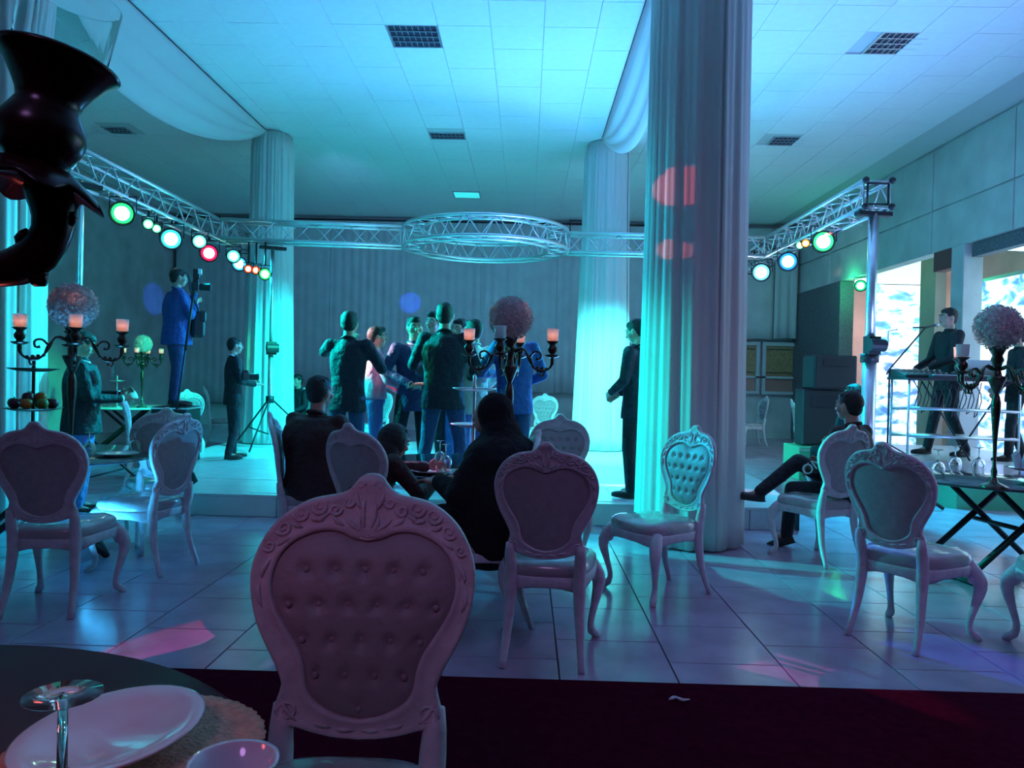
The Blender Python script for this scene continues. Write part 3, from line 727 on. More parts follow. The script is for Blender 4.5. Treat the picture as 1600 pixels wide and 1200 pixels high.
    for pl in R['back_pad'].polygons:
        c = sum((R['back_pad'].vertices[v].co for v in pl.vertices), V()) / len(pl.vertices)
        ref = -0.215 - 0.17 * (c.z - ZB) + 0.55 * c.x * c.x
        if c.y > ref + 0.002: pl.material_index = 1
    mb = MB()
    def inheart(q):
        c = False; j = NL - 1
        for i in range(NL):
            a = C.lerp(iL[i], .9); b = C.lerp(iL[j], .9)
            if (a.z > q.z) != (b.z > q.z) and q.x < (b.x - a.x) * (q.z - a.z) / (b.z - a.z) + a.x: c = not c
            j = i
        return c
    for q in bt:
        if inheart(q): mb.ell(warp(q, 0.018), (0.008, 0.005, 0.008), nu=8, nv=5)
    R['buttons'] = mb.mesh('tufting_buttons', M_tuft)
    # seat
    def seatloop(g, n=48):
        pts = []
        for i in range(n):
            a = 2 * PI * i / n; c, s = math.cos(a), math.sin(a); e = 0.55
            x = abs(c) ** e * (1 if c > 0 else -1); y = abs(s) ** e * (1 if s > 0 else -1)
            wx = 0.235 + 0.035 * y; yy = 0.03 + y * 0.235 + 0.02 * (1 - x * x) * (1 if y > 0 else 0)
            pts.append((x * wx * g, 0.03 + (yy - 0.03) * g))
        return pts
    vs = []; fs = []; lv = [(0.97, .425), (1.0, .44), (1.01, .46), (0.985, .482), (0.93, .497), (0.8, .507), (0.6, .513), (0.35, .516), (0.02, .517)]
    for g, z in lv:
        for x, y in seatloop(g): vs.append((x, y, z + 0.006 * (1 if g < .9 else 0) * math.sin(x * 30) * math.sin(y * 24)))
    n = 48
    for j in range(len(lv) - 1):
        for i in range(n): q = (i + 1) % n; fs.append((j * n + i, j * n + q, (j + 1) * n + q, (j + 1) * n + i))
    fs.append(tuple(range(n - 1, -1, -1))); fs.append(tuple((len(lv) - 1) * n + i for i in range(n)))
    R['seat'] = MB().add(vs, fs).mesh('seat', M_seat)
    vs = []; fs = []
    for g, z in ((0.99, .432), (1.015, .42), (1.0, .385), (0.985, .365), (0.93, .365), (0.93, .43)):
        for i, (x, y) in enumerate(seatloop(g)): vs.append((x, y, z + (0.012 * math.cos(4 * 2 * PI * i / n) if z < .37 else 0)))
    for j in range(6):
        j2 = (j + 1) % 6
        for i in range(n): q = (i + 1) % n; fs.append((j * n + i, j * n + q, j2 * n + q, j2 * n + i))
    R['seat_rail'] = MB().add(vs, fs).mesh('seat_rail', M_frame)
    for m, nm in ((1, 'fr'), (-1, 'fl')):
        pts = catmull([(.215 * m, .205, .43), (.235 * m, .232, .39), (.262 * m, .262, .31), (.245 * m, .245, .20), (.225 * m, .225, .10), (.228 * m, .235, .045), (.252 * m, .262, .018), (.262 * m, .270, .0)], 16)
        pts = [V((p.x, p.y, max(p.z, 0.0))) for p in pts]
        MBx = MB().tube(pts, [.034, .037, .040, .041, .038, .034, .030, .026, .0225, .020, .0185, .018, .019, .023, .024, .018], 10)
        MBx.ell((.232 * m, .235, .36), (.032, .032, .045), nu=10, nv=7)
        R[nm] = MBx.mesh('leg', M_frame)
        pts = catmull([(.175 * m, -.222, .60), (.172 * m, -.208, .52), (.170 * m, -.19, .43), (.172 * m, -.20, .30), (.180 * m, -.225, .16), (.192 * m, -.285, .0)], 14)
        R['r' + nm] = MB().tube(pts, [.020, .027, .030, .031, .032, .031, .029, .027, .025, .023, .021, .019, .018, .017], 10).mesh('leg', M_frame)
    return R
CM = chair_meshes()
def make_chair(label, x, y, rzdeg, z=0.0, group='ornate white banquet chairs'):
    t = thing('ornate_chair', label, 'chair', (x, y, z), math.radians(rzdeg), group)
    fr = inst('back_frame', CM['back_frame'], t, (0, 0, 0)); inst('carving', CM['carving'], fr, (0, 0, 0))['kind'] = 'stuff'
    pd = inst('back_pad', CM['back_pad'], t, (0, 0, 0)); b = inst('tufting_buttons', CM['buttons'], pd, (0, 0, 0)); b['kind'] = 'stuff'
    inst('seat', CM['seat'], t, (0, 0, 0)); inst('seat_rail', CM['seat_rail'], t, (0, 0, 0))
    for k in ('fr', 'fl', 'rfr', 'rfl'): inst('leg', CM[k], t, (0, 0, 0))
    return t
def chair_back_at(label, px, Y, rzdeg, z=0.0, **kw):
    """place a chair so that its back stands at world x seen at px, depth Y"""
    w = W(px, 690, Y); a = math.radians(rzdeg); off = Matrix.Rotation(a, 3, 'Z') @ V((0, -0.26, 0))
    return make_chair(label, w.x - off.x, w.y - off.y, rzdeg, z, **kw)
w = W(563, 900, 1.76)
chair_back_at('carved white chair in the near foreground, largest in the picture', 575, 1.76, 180, 0.07)
chair_back_at('grey-white chair with its back to us, right of the woman in black', 855, 3.72, -6)
chair_back_at('white chair turned away just above the foreground chair back, the bent-over guest on it', 554, 4.75, -32)
chair_back_at('white chair seen edge-on at the left of the seated silhouetted man', 433, 5.75, -78)
chair_back_at('white chair facing us across the centre table, right rim lit green', 874, 6.45, 175)
chair_back_at('empty white chair with blue-lit tufted back in front of the big column', 1078, 5.28, 122)
chair_back_at('shadowy white chair with its back to us at far left', 62, 4.25, 6)
chair_back_at('white chair in side view at left with its seat toward the table', 280, 5.35, 76)
chair_back_at('white chair turned away half hidden behind the side-view chair at left', 258, 6.1, 32)
chair_back_at('large white chair turned away at right before the glass table', 1388, 4.22, -54)
chair_back_at('white chair carrying the cross-legged man at right', 1322, 6.0, 24)
chair_back_at('white chair cut by the right edge with only a curved front leg showing', 1790, 4.05, 84)
chair_back_at('small white chair glowing cyan behind the stage left of the far column', 850, 14.4, 176)
chair_back_at('tiny white chair by the back curtain left of the dancers', 476, 14.6, -25)
chair_back_at('white chair glowing cyan between the dancers legs', 596, 13.9, 150)
chair_back_at('white chair back glowing behind the tall photographers feet', 290, 11.4, 200)
chair_back_at('small glowing white chair in side view before the green table', 196, 9.0, -66)
chair_back_at('small grey chair in side view before the back windows', 1192, 17.0, 96)
chair_back_at('grey chair half hidden by the loudspeaker stack', 1240, 14.3, -100)
chair_back_at('pale chair behind the assistant holding a camera', 322, 13.9, -70)
chair_back_at('dark-shaded white chair under the woman in black', 826, 4.50, 95)

# ================================================================== TABLES
def table(label, x, y, z, R, top_m, base_rz=0.4, group='round folding banquet tables'):
    t = thing('round_table', label, 'table', (x, y, z), base_rz, group)
    MB().lathe([(0.0001, .735), (R - .02, .735), (R, .742), (R, .75), (R - .004, .755), (0.0001, .755)], n=72).build('tabletop', top_m, t)
    for s in (1, -1):
        for q in (1, -1):
            MB().tube([(0.33 * s * q, 0.26 * s, .735), (-.48 * s * q * 0.95, .26 * s + 0.06 * q * s, .02)], 0.024, 8).build('leg', M_black, t)
    for q in (1, -1): MB().tube([(q * .46, -.32, .02), (q * .46, .32, .02)], .02, 8).build('foot_bar', M_black, t)
    MB().tube([(0, -.3, .38), (0, .3, .38)], .018, 8).build('pivot_bar', M_black, t)
    return t
TC = table('dark round table among the seated guests in the centre', -0.55, 5.68, 0, 0.76, M_dark, 0.9)
TLt = table('dark round table set with a fruit stand at left', -3.65, 5.65, 0, 0.86, M_dark, 0.6)
TR = table('dark glass round table with upturned glasses at right', 3.62, 5.85, 0, 0.92, M_dark, 0.15)
M_gt = mat('green_lit_cloth', (0.7, 0.72, 0.7), 0.4)
TG = table('small far round table with a glowing green setting at left', -6.75, 12.9, 0, 0.86, M_gt, 0.3)
TN = table('dark round dining table in the lower left foreground', -1.07, 0.85, 0.07, 0.76, mat('near_table_glass', (0.085, 0.025, 0.045), 0.4, spec=0.02), 0.5)

# candelabra
def petal_ball(R, seed):
    rnd = random.Random(seed); mb = MB(); mb.ell((0, 0, 0), R * 0.93, nu=20, nv=12); n = 620
    for k in range(n):
        z = max(-.995, min(.995, 1 - 2 * (k + .5) / n + rnd.uniform(-.05, .05))); a = k * 2.399963 + rnd.uniform(-.25, .25); r = math.sqrt(1 - z * z); N = V((r * math.cos(a), r * math.sin(a), z))
        T = N.orthogonal().normalized(); B = N.cross(T); s = R * rnd.uniform(.07, .12); r0 = rnd.random() * 6
        for q in range(4):
            an = r0 + q * PI / 2; d = (T * math.cos(an) + B * math.sin(an)); e = N.cross(d); h = R * rnd.uniform(.90, 1.02)
            mb.add([N * h * .97, N * (h + s * .25) + d * s * .6 + e * s * .4, N * (h + s * .55) + d * s * 1.0, N * (h + s * .25) + d * s * .6 - e * s * .4], [(0, 1, 2, 3)])
    return mb
ball_me = petal_ball(0.145, 3).mesh('flower_ball', M_petal, False)
M_cup = mat('frosted_cup', (0.95, 0.93, 0.93), 0.25, trans=0.6, translucent=0.25); M_flame = emis('candle_flame', (1.0, 0.55, 0.35), 9); M_wax = emis('lit_wax', (1.0, 0.40, 0.25), 1.5)
stem_me = MB().lathe([(0.085, 0), (0.088, .010), (0.06, .025), (0.026, .04), (0.014, .08), (0.02, .11), (0.012, .14), (0.010, .2), (0.013, .3), (.021, .42), (.028, .5), (.029, .56), (.022, .60), (.014, .62), (.022, .635), (.036, .67), (.055, .715), (.060, .73), (.042, .735), (.03, .74), (.022, .78), (.03, .82), (.04, .84), (.03, .87), (.055, .92), (.06, .925), (.02, .93)], n=20).mesh('stem', M_bronze)
def arm_mesh(r=0.29):
    mb = MB()
    pts = catmull([(0.03, 0, .80), (.09, 0, .82), (.13, 0, .76), (.17, 0, .69), (.24, 0, .675), (r - .005, 0, .71), (r, 0, .77)], 18)
    mb.tube(pts, [.010 + .004 * math.sin(i * 1.3) for i in range(18)], 8)
    pts = catmull([(.13, 0, .76), (.17, 0, .80), (.21, 0, .79), (.205, 0, .75), (.18, 0, .755)], 12); mb.tube(pts, [.008] * 11 + [.012], 6)
    pts = catmull([(.24, 0, .675), (.23, 0, .64), (.205, 0, .645), (.215, 0, .665)], 8); mb.tube(pts, .006, 6)
    for k in range(4): mb.ell((.16 + .03 * k, 0, .70 - .004 * k), (.012, .008, .010), nu=6, nv=4)
    return mb.mesh('arm', M_bronze)
arm_me = arm_mesh()
holder_me = MB().lathe([(0.0001, .76), (.03, .765), (.05, .775), (.052, .78), (.02, .785), (.018, .79), (.03, .805), (.034, .825), (.024, .842), (.02, .85), (.042, .868), (.044, .873), (0.0001, .873)], (0.29, 0, 0), n=16).mesh('cup_holder', M_bronze)
cup_me = MB().lathe([(.026, .875), (.036, .880), (.040, .955), (.037, .955), (.033, .884), (.0001, .882)], (0.29, 0, 0), n=18).mesh('glass_cup', M_cup)
wax_me = MB().lathe([(.0001, .8845), (.029, .8845), (.029, .905), (.0001, .907)], (0.29, 0, 0), n=14).mesh('candle', M_wax)
flame_me = MB().lathe([(.0001, .907), (.006, .913), (.0075, .92), (.004, .932), (.0001, .94)], (0.29, 0, 0), n=10).mesh('flame', M_flame)
def candelabra(label, x, y, z, rzdeg, lit=(0, 1, 2, 3), ball=True, arms=4, dz=0.03, lights=True):
    t = thing('candelabra', label, 'candelabra', (x, y, z), math.radians(rzdeg), 'candelabras with flower balls')
    inst('stem', stem_me, t, (0, 0, 0))
    if ball:
        b = inst('flower_ball', ball_me, t, (0, 0, 1.055)); b['kind'] = 'stuff'
    for k in range(arms):
        rz = 2 * PI * k / arms
        a = inst('arm', arm_me, t, (0, 0, dz), (0, 0, rz))
        inst('cup_holder', holder_me, a, (0, 0, 0)); inst('glass_cup', cup_me, a, (0, 0, 0))
        if k in lit:
            inst('candle', wax_me, a, (0, 0, 0)); inst('flame', flame_me, a, (0, 0, 0))
            if lights: light('candle_light', 'POINT', (0.29 * math.cos(rz), 0.29 * math.sin(rz), .95), (1.0, .36, .26), 3.6, size=0.012, parent=t)
    return t
w = W(797, 560, 5.2); candelabra('tall bronze candelabra with a grey-pink flower ball at picture centre', w.x, 5.2, .755, -12, lit=(0, 1, 2))
w = W(113, 560, 4.95); candelabra('dark candelabra with a pink flower ball on the left table', w.x, 4.95, .755, 34)
w = W(1556, 640, 5.1); candelabra('candelabra with a dark bushy flower ball at right before the glowing screen', w.x, 5.1, .755, 18, lit=(1,), dz=-0.02)
w = W(222, 600, 12.6); candelabra('small far candelabra lit green with a pale flower ball', w.x, 12.6, .755, 10)

# the blurred candelabra close to the lens: branch, cup and the rest of it outside the frame
NC = thing('candelabra', 'dark maroon candelabra arm looming large at the upper left edge', 'candelabra', (0, 0, 0))
cc = W(66, 200, 0.74)
tilt = Matrix.Rotation(math.radians(10), 3, 'Y') @ Matrix.Rotation(math.radians(-4), 3, 'X')
k_ = 0.74 / 1200
prof = [(0.0001, 128), (40, 126), (75, 118), (88, 112), (91, 107), (85, 103), (72, 90), (58, 68), (48, 50), (45, 38), (52, 24), (62, 6), (65, -10), (62, -28), (50, -48), (38, -56), (0.0001, -58)]
MB().lathe([(r * k_, z * k_) for r, z in prof], cc, 32, tilt).build('cup_holder', M_maroon, NC)
MB().lathe([(r * k_, z * k_) for r, z in [(60, 118), (68, 124), (72, 215), (69, 215), (64, 126), (0.0001, 121)]], cc, 28, tilt).build('glass_cup', M_thin, NC)
mb = MB(); n = 64; vs = []; fs = []
for j, (rr, zz) in enumerate([(20, -52), (55, -62), (100, -92), (104, -100), (60, -84), (20, -80)]):
    for i in range(n):
        a = 2 * PI * i / n; s = 1 + (0.10 * math.cos(8 * a) if rr > 50 else 0); vs.append(cc + tilt @ V((rr * s * k_ * math.cos(a), rr * s * k_ * math.sin(a), (zz - (8 * math.cos(8 * a) if rr > 90 else 0)) * k_)))
for j in range(6):
    for i in range(n): q = (i + 1) % n; j2 = (j + 1) % 6; fs.append((j * n + i, j * n + q, j2 * n + q, j2 * n + i))
mb.add(vs, fs).build('leaf_collar', M_maroon, NC)
def NP(px, py, D=0.74): return W(px, py, D)
pts = catmull([NP(70, 285), NP(84, 325), NP(80, 365), NP(55, 402), NP(10, 420), NP(-60, 418), NP(-140, 380), NP(-260, 330, .76), NP(-330, 360, .8)], 34)
MB().tube(pts, [.020 - .00022 * i + .0012 * math.sin(i * 1.1) for i in range(34)], 12).build('arm', M_maroon, NC)
mb = MB()
mb.tube(catmull([NP(62, 400), NP(40, 388), NP(34, 374), NP(44, 370)], 10), [.010, .009, .008, .007, .006, .006, .006, .007, .008, .009], 8)
mb.tube(catmull([NP(40, 412), NP(58, 425), NP(62, 436), NP(52, 434)], 10), [.012, .010, .008, .007, .007, .008, .009, .009, .008, .007], 8)
mb.tube(catmull([NP(84, 320), NP(104, 332), NP(112, 345), NP(98, 352)], 10), [.012, .010, .008, .006, .006, .006, .006, .005, .005, .004], 8)
for k in range(7): mb.ell(NP(60 - 14 * k, 405 + 2 * k), (.010, .010, .008), nu=8, nv=5)
mb.build('scroll', M_maroon, NC)
sx = NP(-330, 360, .8)
MB().lathe([(0.10, .826), (.10, .84), (.03, .87), (.018, 1.0), (.022, 1.2), (.035, 1.45), (.035, sx.z + .03), (.02, sx.z + .1), (0.0001, sx.z + .12)], (sx.x, sx.y, 0), 20).build('stem', M_maroon, NC)

# ---- glassware, plates
wine_me = MB().lathe([(.034, 0), (.041, .03), (.044, .055), (.036, .085), (.012, .103), (.0045, .112), (.0042, .165), (.008, .172), (.033, .178), (.033, .1795), (.0001, .1795), (.0001, .1745), (.004, .172), (.0001, .10), (.030, .083), (.041, .056), (.038, .03), (.032, .001)], n=22).mesh('glass', M_glass)
def wine(label, p, z=.755, s=1.0, group='upturned wine glasses'):
    o = link('wine_glass', wine_me); o.location = (p[0], p[1], z); o.scale = (s, s, s); return tag(o, label, 'glass', group)
plate_prof = [(0.0001, .004), (.075, .004), (.08, .002), (.10, .012), (.135, .022), (.137, .025), (.133, .026), (.098, .017), (.076, .008), (0.0001, .008)]
plate_me = MB().lathe(plate_prof, n=48).mesh('plate', M_china)
def plate(label, x, y, z, s=1.0, tilt_=None, group='dinner plates'):
    o = link('plate', plate_me); o.location = (x, y, z); o.scale = (s, s, s)
    if tilt_: o.rotation_euler = tilt_
    return tag(o, label, 'plate', group)
M_chg = mat('peach_charger', (0.95, 0.36, 0.25), 0.4, 0.1, bump=(120, 0.8), var=(60, 0.35))
def charger(label, x, y, z, R=0.17):
    n = 120; vs = []; fs = []; lv = [(0.0, .002), (.6, .002), (.78, .004), (.90, .009), (1.0, .012), (1.0, .015), (.90, .013), (.78, .008), (.6, .006), (0.0, .006)]
    for g, zz in lv:
        for i in range(n): a = 2 * PI * i / n; r = max(R * g * (1 + (.018 * abs(math.cos(12 * a)) + .008 * math.cos(60 * a) if g > .85 else 0)), .0001); vs.append((r * math.cos(a), r * math.sin(a), zz))
    for j in range(len(lv) - 1):
        for i in range(n): q = (i + 1) % n; fs.append((j * n + i, j * n + q, (j + 1) * n + q, (j + 1) * n + i))
    o = MB().add(vs, fs).build('charger_plate', M_chg); o.location = (x, y, z); return tag(o, label, 'charger plate')
charger('peach-pink scalloped charger plate under the big white plate, lower left', -0.585, 1.165, .825, .185)
plate('large glossy white plate sparkling with coloured reflections, lower left', -0.625, 1.165, .842, 1.0, (math.radians(4), math.radians(-5), 0))
charger('orange-pink charger plate cut by the lower left corner', -0.93, 1.02, .825, .17)
wine('upturned stemmed glass standing before the big plate, lower left', (-0.515, .855), .825, 1.25, 'upturned wine glasses')
bw = MB().lathe([(.022, 0), (.03, .004), (.05, .03), (.058, .06), (.060, .062), (.060, .066), (.054, .064), (.046, .034), (.026, .010), (0.0001, .008)], n=36).build('bowl', M_china); bw.location = (-0.385, 1.03, .825); tag(bw, 'small pale bowl at the bottom edge right of the big plate', 'bowl')
# left table
plate('thin plate at the near right rim of the left table', -3.02, 5.65, .757, 1.05)
plate('plate by the candelabra foot on the left table', -3.45, 5.1, .757)
wine('upturned glass beside the plate on the left table', (-3.05, 5.95))
wine('upturned glass close to the fruit stand on the left table', (-3.22, 5.62))
tp = MB().tube([(0, -.02, 0), (0, .02, 0)], [.001, .04], 3)
# fruit stand on left table
def tier_stand(label, x, y, z, tiers, H0, fruit=None, m=M_bronze):
    t = thing('tiered_stand', label, 'cake stand', (x, y, z))
    MB().lathe([(.07, 0), (.075, .008), (.03, .03), (.012, .06), (.010, H0 - .1), (.016, H0 - .08), (.010, H0 - .06), (.012, H0), (0.0001, H0 + .012)], n=14).build('stem', m, t)
    for r, zz in tiers: MB().lathe([(.012, zz), (r * .6, zz + .004), (r, zz + .02), (r + .004, zz + .026), (r - .006, zz + .022), (r * .6, zz + .010), (.012, zz + .008)], n=32).build('tray', m, t)
    return t
w = W(52, 620, 5.0)
tier_stand('dark two-tier fruit stand left of the left candelabra', w.x, 5.0, .755, [(.17, .36), (.15, .62)], .72)
rnd = random.Random(5)
M_fr = [mat('apple_green', (.20, .30, .06), .4), mat('plum', (.09, .03, .05), .35), mat('orange_peel', (.55, .22, .04), .5)]
k = 0
for r_, n_, zz in ((.115, 8, .39), (.045, 3, .43)):
    for i in range(n_):
        a = 2 * PI * i / n_ + r_ * 9; r = r_
        o = MB().lathe([(0.0001, -.030), (.018, -.033), (.033, -.015), (.037, .004), (.030, .024), (.014, .032), (0.0001, .027)], n=14).build('fruit', M_fr[k % 3])
        o.location = (w.x + r * math.cos(a), 5.0 + r * math.sin(a), .755 + zz + .024)
        pos_ = ['right', 'rear right', 'rear', 'rear left', 'left', 'front left', 'front', 'front right'][int(round(((a % (2 * PI)) / (PI / 4)))) % 8]
        tag(o, ['greenish apple', 'dark plum', 'dull orange'][k % 3] + (' in the %s of the lower heap on the left fruit stand' if n_ == 8 else ' at the %s on top of the heap on the left fruit stand') % pos_, 'fruit', ['apples on the fruit stand', 'plums on the fruit stand', 'oranges on the fruit stand'][k % 3])
        MB().tube([(0, 0, .025), (.003, 0, .042)], .0022, 5).build('stalk', M_bronze, o); k += 1
# centre table
w = W(741, 620, 5.35)
tier_stand('silver tiered cake stand behind the woman in black', w.x, 5.35, .755, [(.16, .30), (.15, .55)], .66, m=M_alu)
wine('upturned glass at the far right of the centre table by the woman in black', (0.0, 5.45))
wine('upturned glass beside the cake stand on the centre table', (-0.55, 5.35))
wine('upturned glass nearest the leaning guest on the centre table', (-0.62, 5.62))
plate('plate half hidden behind the leaning guest on the centre table', -0.62, 5.1, .757)
# right table
for q, (px, py, Y, lb) in enumerate([(1465, 742, 5.65, 'upturned glass nearest the large chair on the right table'), (1492, 735, 6.05, 'middle upturned glass on the right table'), (1529, 735, 5.95, 'upturned glass by the candelabra pole on the right table')]):
    p = W(px, py, Y); wine(lb, (p.x, Y), .757, 1.1)
plate('flat plate at the near rim of the right table', 3.52, 5.3, .757, 1.05)
plate('plate on the far side of the right table', 4.0, 6.2, .757, 1.05)
nap = MB()
for k in range(6):
    a = k * PI / 3; nap.add([(0, 0, 0), (.05 * math.cos(a), .05 * math.sin(a), 0.002), (.075 * math.cos(a + .3), .075 * math.sin(a + .3), .11), (.04 * math.cos(a + .6), .04 * math.sin(a + .6), .15), (0, 0, .07)], [(0, 1, 2, 3, 4)])
o = nap.build('napkin', mat('white_linen', (.75, .75, .78), .8)); o.location = (3.97, 6.2, .766); tag(o, 'folded white napkin standing on the far plate of the right table', 'napkin')
# green table setting
tier_stand('green-lit tiered stand on the small far table', -6.72, 12.5, .755, [(.18, .20), (.12, .42)], .52, m=M_alu)
for k in range(5): wine(['leftmost', 'second from left', 'middle', 'fourth from left', 'rightmost'][k] + ' green-lit glass in the row on the small far table', (-7.2 + .22 * k, 12.55 + .1 * (k % 2)), .755, 1.1, 'glasses on the far green table')

# litter on the carpet
o = MB().tube(catmull([(0, 0, .006), (.03, .012, .012), (.055, -.004, .008), (.09, .01, .006)], 10), [.004, .009, .012, .009, .008, .011, .010, .008, .006, .003], 6, flat=.5).build('crumpled_tissue', mat('tissue', (.6, .55, .58), .9))
p = W(1045, 1098, 3.22); o.location = (p.x, 3.22, .072); tag(o, 'small crumpled white scrap on the dark carpet at lower right', 'tissue')

# ================================================================== LOUDSPEAKERS, DJ PLACE
M_grille = mat('speaker_grille', (.03, .03, .035), .6, bump=(300, 1.0)); M_green = mat('green_lit_paint', (.10, .50, .28), .45)  # green light on the case and platform sides is put into their colour
def speaker(label, x, y, z, w_, d_, h_, rz, horn=True):
    t = thing('loudspeaker', label, 'loudspeaker', (x, y, z), rz, 'stacked loudspeakers')
    mb = MB(); n = 0
    pts = [(-w_ / 2, -d_ / 2), (w_ / 2, -d_ / 2), (w_ / 2, d_ * .2), (w_ * .3, d_ / 2), (-w_ * .3, d_ / 2), (-w_ / 2, d_ * .2)]
    poly = poly_prism(pts, 0, h_); poly.build('cabinet', M_blackp, t, False, 0.02)
    MB().box((-w_ / 2 + .03, -d_ / 2 - .012, .03), (w_ / 2 - .03, -d_ / 2 + .004, h_ - .03)).build('grille', M_grille, t, False, .005)
    MB().tube([(w_ / 2 + .012, -.06, h_ * .5), (w_ / 2 + .03, -.03, h_ * .5), (w_ / 2 + .03, .05, h_ * .5), (w_ / 2 + .012, .08, h_ * .5)], .012, 6).build('handle', M_black, t)
    if horn: MB().box((-w_ * .3, -d_ / 2 - .02, h_ * .68), (w_ * .3, -d_ / 2 - .011, h_ * .88)).build('horn', M_black, t, False, .004)
    return t
speaker('upper black loudspeaker of the tall stack at right', 4.50, 11.6, 1.33, .66, .55, .50, 0.1)
speaker('lower loudspeaker of the stack, standing on the green case', 4.38, 11.6, .50, .62, .5, .825, 0.0)
speaker('loudspeaker turned sideways beside the stack behind the seated man', 4.86, 12.15, 0.0, .6, .55, 1.22, 0.5, False)
t = thing('equipment_case', 'green-lit equipment case with a dark slot under the loudspeakers', 'case', (4.33, 11.5, 0), 0.02)
MB().box((-.36, -.3, .0), (.36, .35, .49)).build('body', M_green, t, False, .012)
MB().box((-.16, -.308, .24), (.20, -.298, .29)).build('handle_slot', M_black, t, False)
MB().box((-.365, -.306, .43), (.365, -.296, .45)).build('lid_edge', M_alu, t, False)

# raised DJ platform
t = thing('platform', 'raised platform with green-lit edge carrying the music equipment', 'platform')
poly_prism([(4.47, 11.9), (4.47, 9.6), (5.0, 8.95), (6.7, 8.8), (6.7, 11.9)], 0, .47).build('core', M_green, t, False)
poly_prism([(4.44, 11.92), (4.44, 9.58), (4.99, 8.92), (6.7, 8.77), (6.7, 11.92)], .47, .50).build('top_board', mat('platform_board', (.6, .6, .62), .35), t, False)
# rack table
t = thing('equipment_stand', 'metal frame stand with shelves holding the music gear', 'stand', (5.27, 9.55, .50)); t.scale = (1, 1, 1.11)
xa, xb = -.66, .66
for x in (xa, xb):
    for y in (-.22, .22): MB().tube([(x, y, 0), (x, y, .90)], .014, 8).build('post', M_alu, t)
for z in (.26, .56): MB().tube([(xa, -.22, z + .02), (xb, -.22, z)], .018, 8).build('rail', M_alu, t); MB().tube([(xa, .22, z), (xb, .22, z)], .014, 8).build('rail', M_alu, t)
for s in (1, -1): MB().tube([(s * .5, -.2, .87), (s * -.1, -.2, .02)], .010, 6).build('brace', M_black, t)
MB().box((xa - .04, -.27, .885), (xb + .04, .27, .91)).build('shelf_top', M_black, t, False)
MB().box((xa, -.2, .27), (.35, .2, .285)).build('lower_shelf', M_alu, t, False)
for k in range(9):
    x = -.55 + .09 * k; MB().tube(catmull([(x, -.1, .88), (x + .05, -.2, .70), (x - .04, -.2, .55 - .04 * (k % 3)), (x + .10, -.1, .87)], 12), .006, 5).build('hanging_cable', M_blackp, t)
zt = .60 + .91
t = thing('mixing_desk', 'dark mixing desk on the left of the equipment stand', 'mixer', (4.90, 9.6, zt), 0)
MB().add([(-.3, -.2, 0), (.3, -.2, 0), (.3, .2, 0), (-.3, .2, 0), (-.3, -.2, .04), (.3, -.2, .04), (.3, .2, .11), (-.3, .2, .11)], [(3, 2, 1, 0), (4, 5, 6, 7), (0, 1, 5, 4), (1, 2, 6, 5), (2, 3, 7, 6), (3, 0, 4, 7)]).build('body', M_blackp, t, False, .006)
for i in range(8): MB().lathe([(.012, 0), (.010, .02), (0.0001, .021)], (-.24 + .068 * i, .05, .085), 10).build('knob', M_alu, t)
for i in range(8): MB().box((-.25 + .068 * i, -.12, .055), (-.232 + .068 * i, -.10, .072)).build('fader', M_alu, t, False)
t = thing('keyboard', 'flat dark keyboard lying across the front of the equipment stand', 'keyboard', (5.20, 9.36, zt), .03)
MB().box((-.34, -.07, 0), (.40, .03, .035)).build('body', M_black, t, False, .004)
kme = MB().box((-.011, -.06, .035), (.011, .0, .042)).mesh('key', M_china, False)
for i in range(26): inst('key', kme, t, (-.30 + .026 * i, 0, 0))
t = thing('laptop', 'open silvery-green laptop on the equipment stand before the singer', 'laptop', (5.56, 9.6, zt), 0.05)
M_lap = mat('laptop_lid', (.45, .55, .52), .35, .4)
MB().box((-.17, -.02, 0), (.17, .22, .016)).build('keyboard_base', M_lap, t, False, .004)
MB().add([(-.17, -.02, .016), (.17, -.02, .016), (.17, -.09, .235), (-.17, -.09, .235), (-.17, -.032, .016), (.17, -.032, .016), (.17, -.1, .233), (-.17, -.1, .233)], [(0, 1, 2, 3), (7, 6, 5, 4), (0, 4, 5, 1), (1, 5, 6, 2), (2, 6, 7, 3), (3, 7, 4, 0)]).build('lid', M_lap, t, False)
t = thing('microphone_stand', 'boom microphone stand leaning up to the singers mouth', 'microphone stand', (5.15, 9.6, .50))
o_ = V((5.15, 9.6, .50)); a = W(1408, 570, 9.65) - o_; b = W(1446, 512, 9.9) - o_; c = W(1466, 508, 10.0) - o_
MB().tube([(a.x, .35, 0.02), (a.x, .35, a.z - .05)], .012, 8).build('pole', M_black, t)
for k in range(3): MB().tube([(a.x, .35, .16), (a.x + .28 * math.cos(k * 2.1), .35 + .28 * math.sin(k * 2.1), .01)], .009, 6).build('leg', M_black, t)
MB().tube([(a.x - .06, .30, a.z - .12), (a.x, .35, a.z - .05), (b.x, b.y, b.z)], .010, 8).build('boom', M_black, t)
m_ = MB().tube([b - V((.16, 0, .0)), b, c - V((.03, 0, 0))], [.008, .012, .014], 8).build('microphone', M_black, t)
MB().ell(c - V((.02, 0, 0)), (.028, .024, .024)).build('mic_head', M_alu, m_)

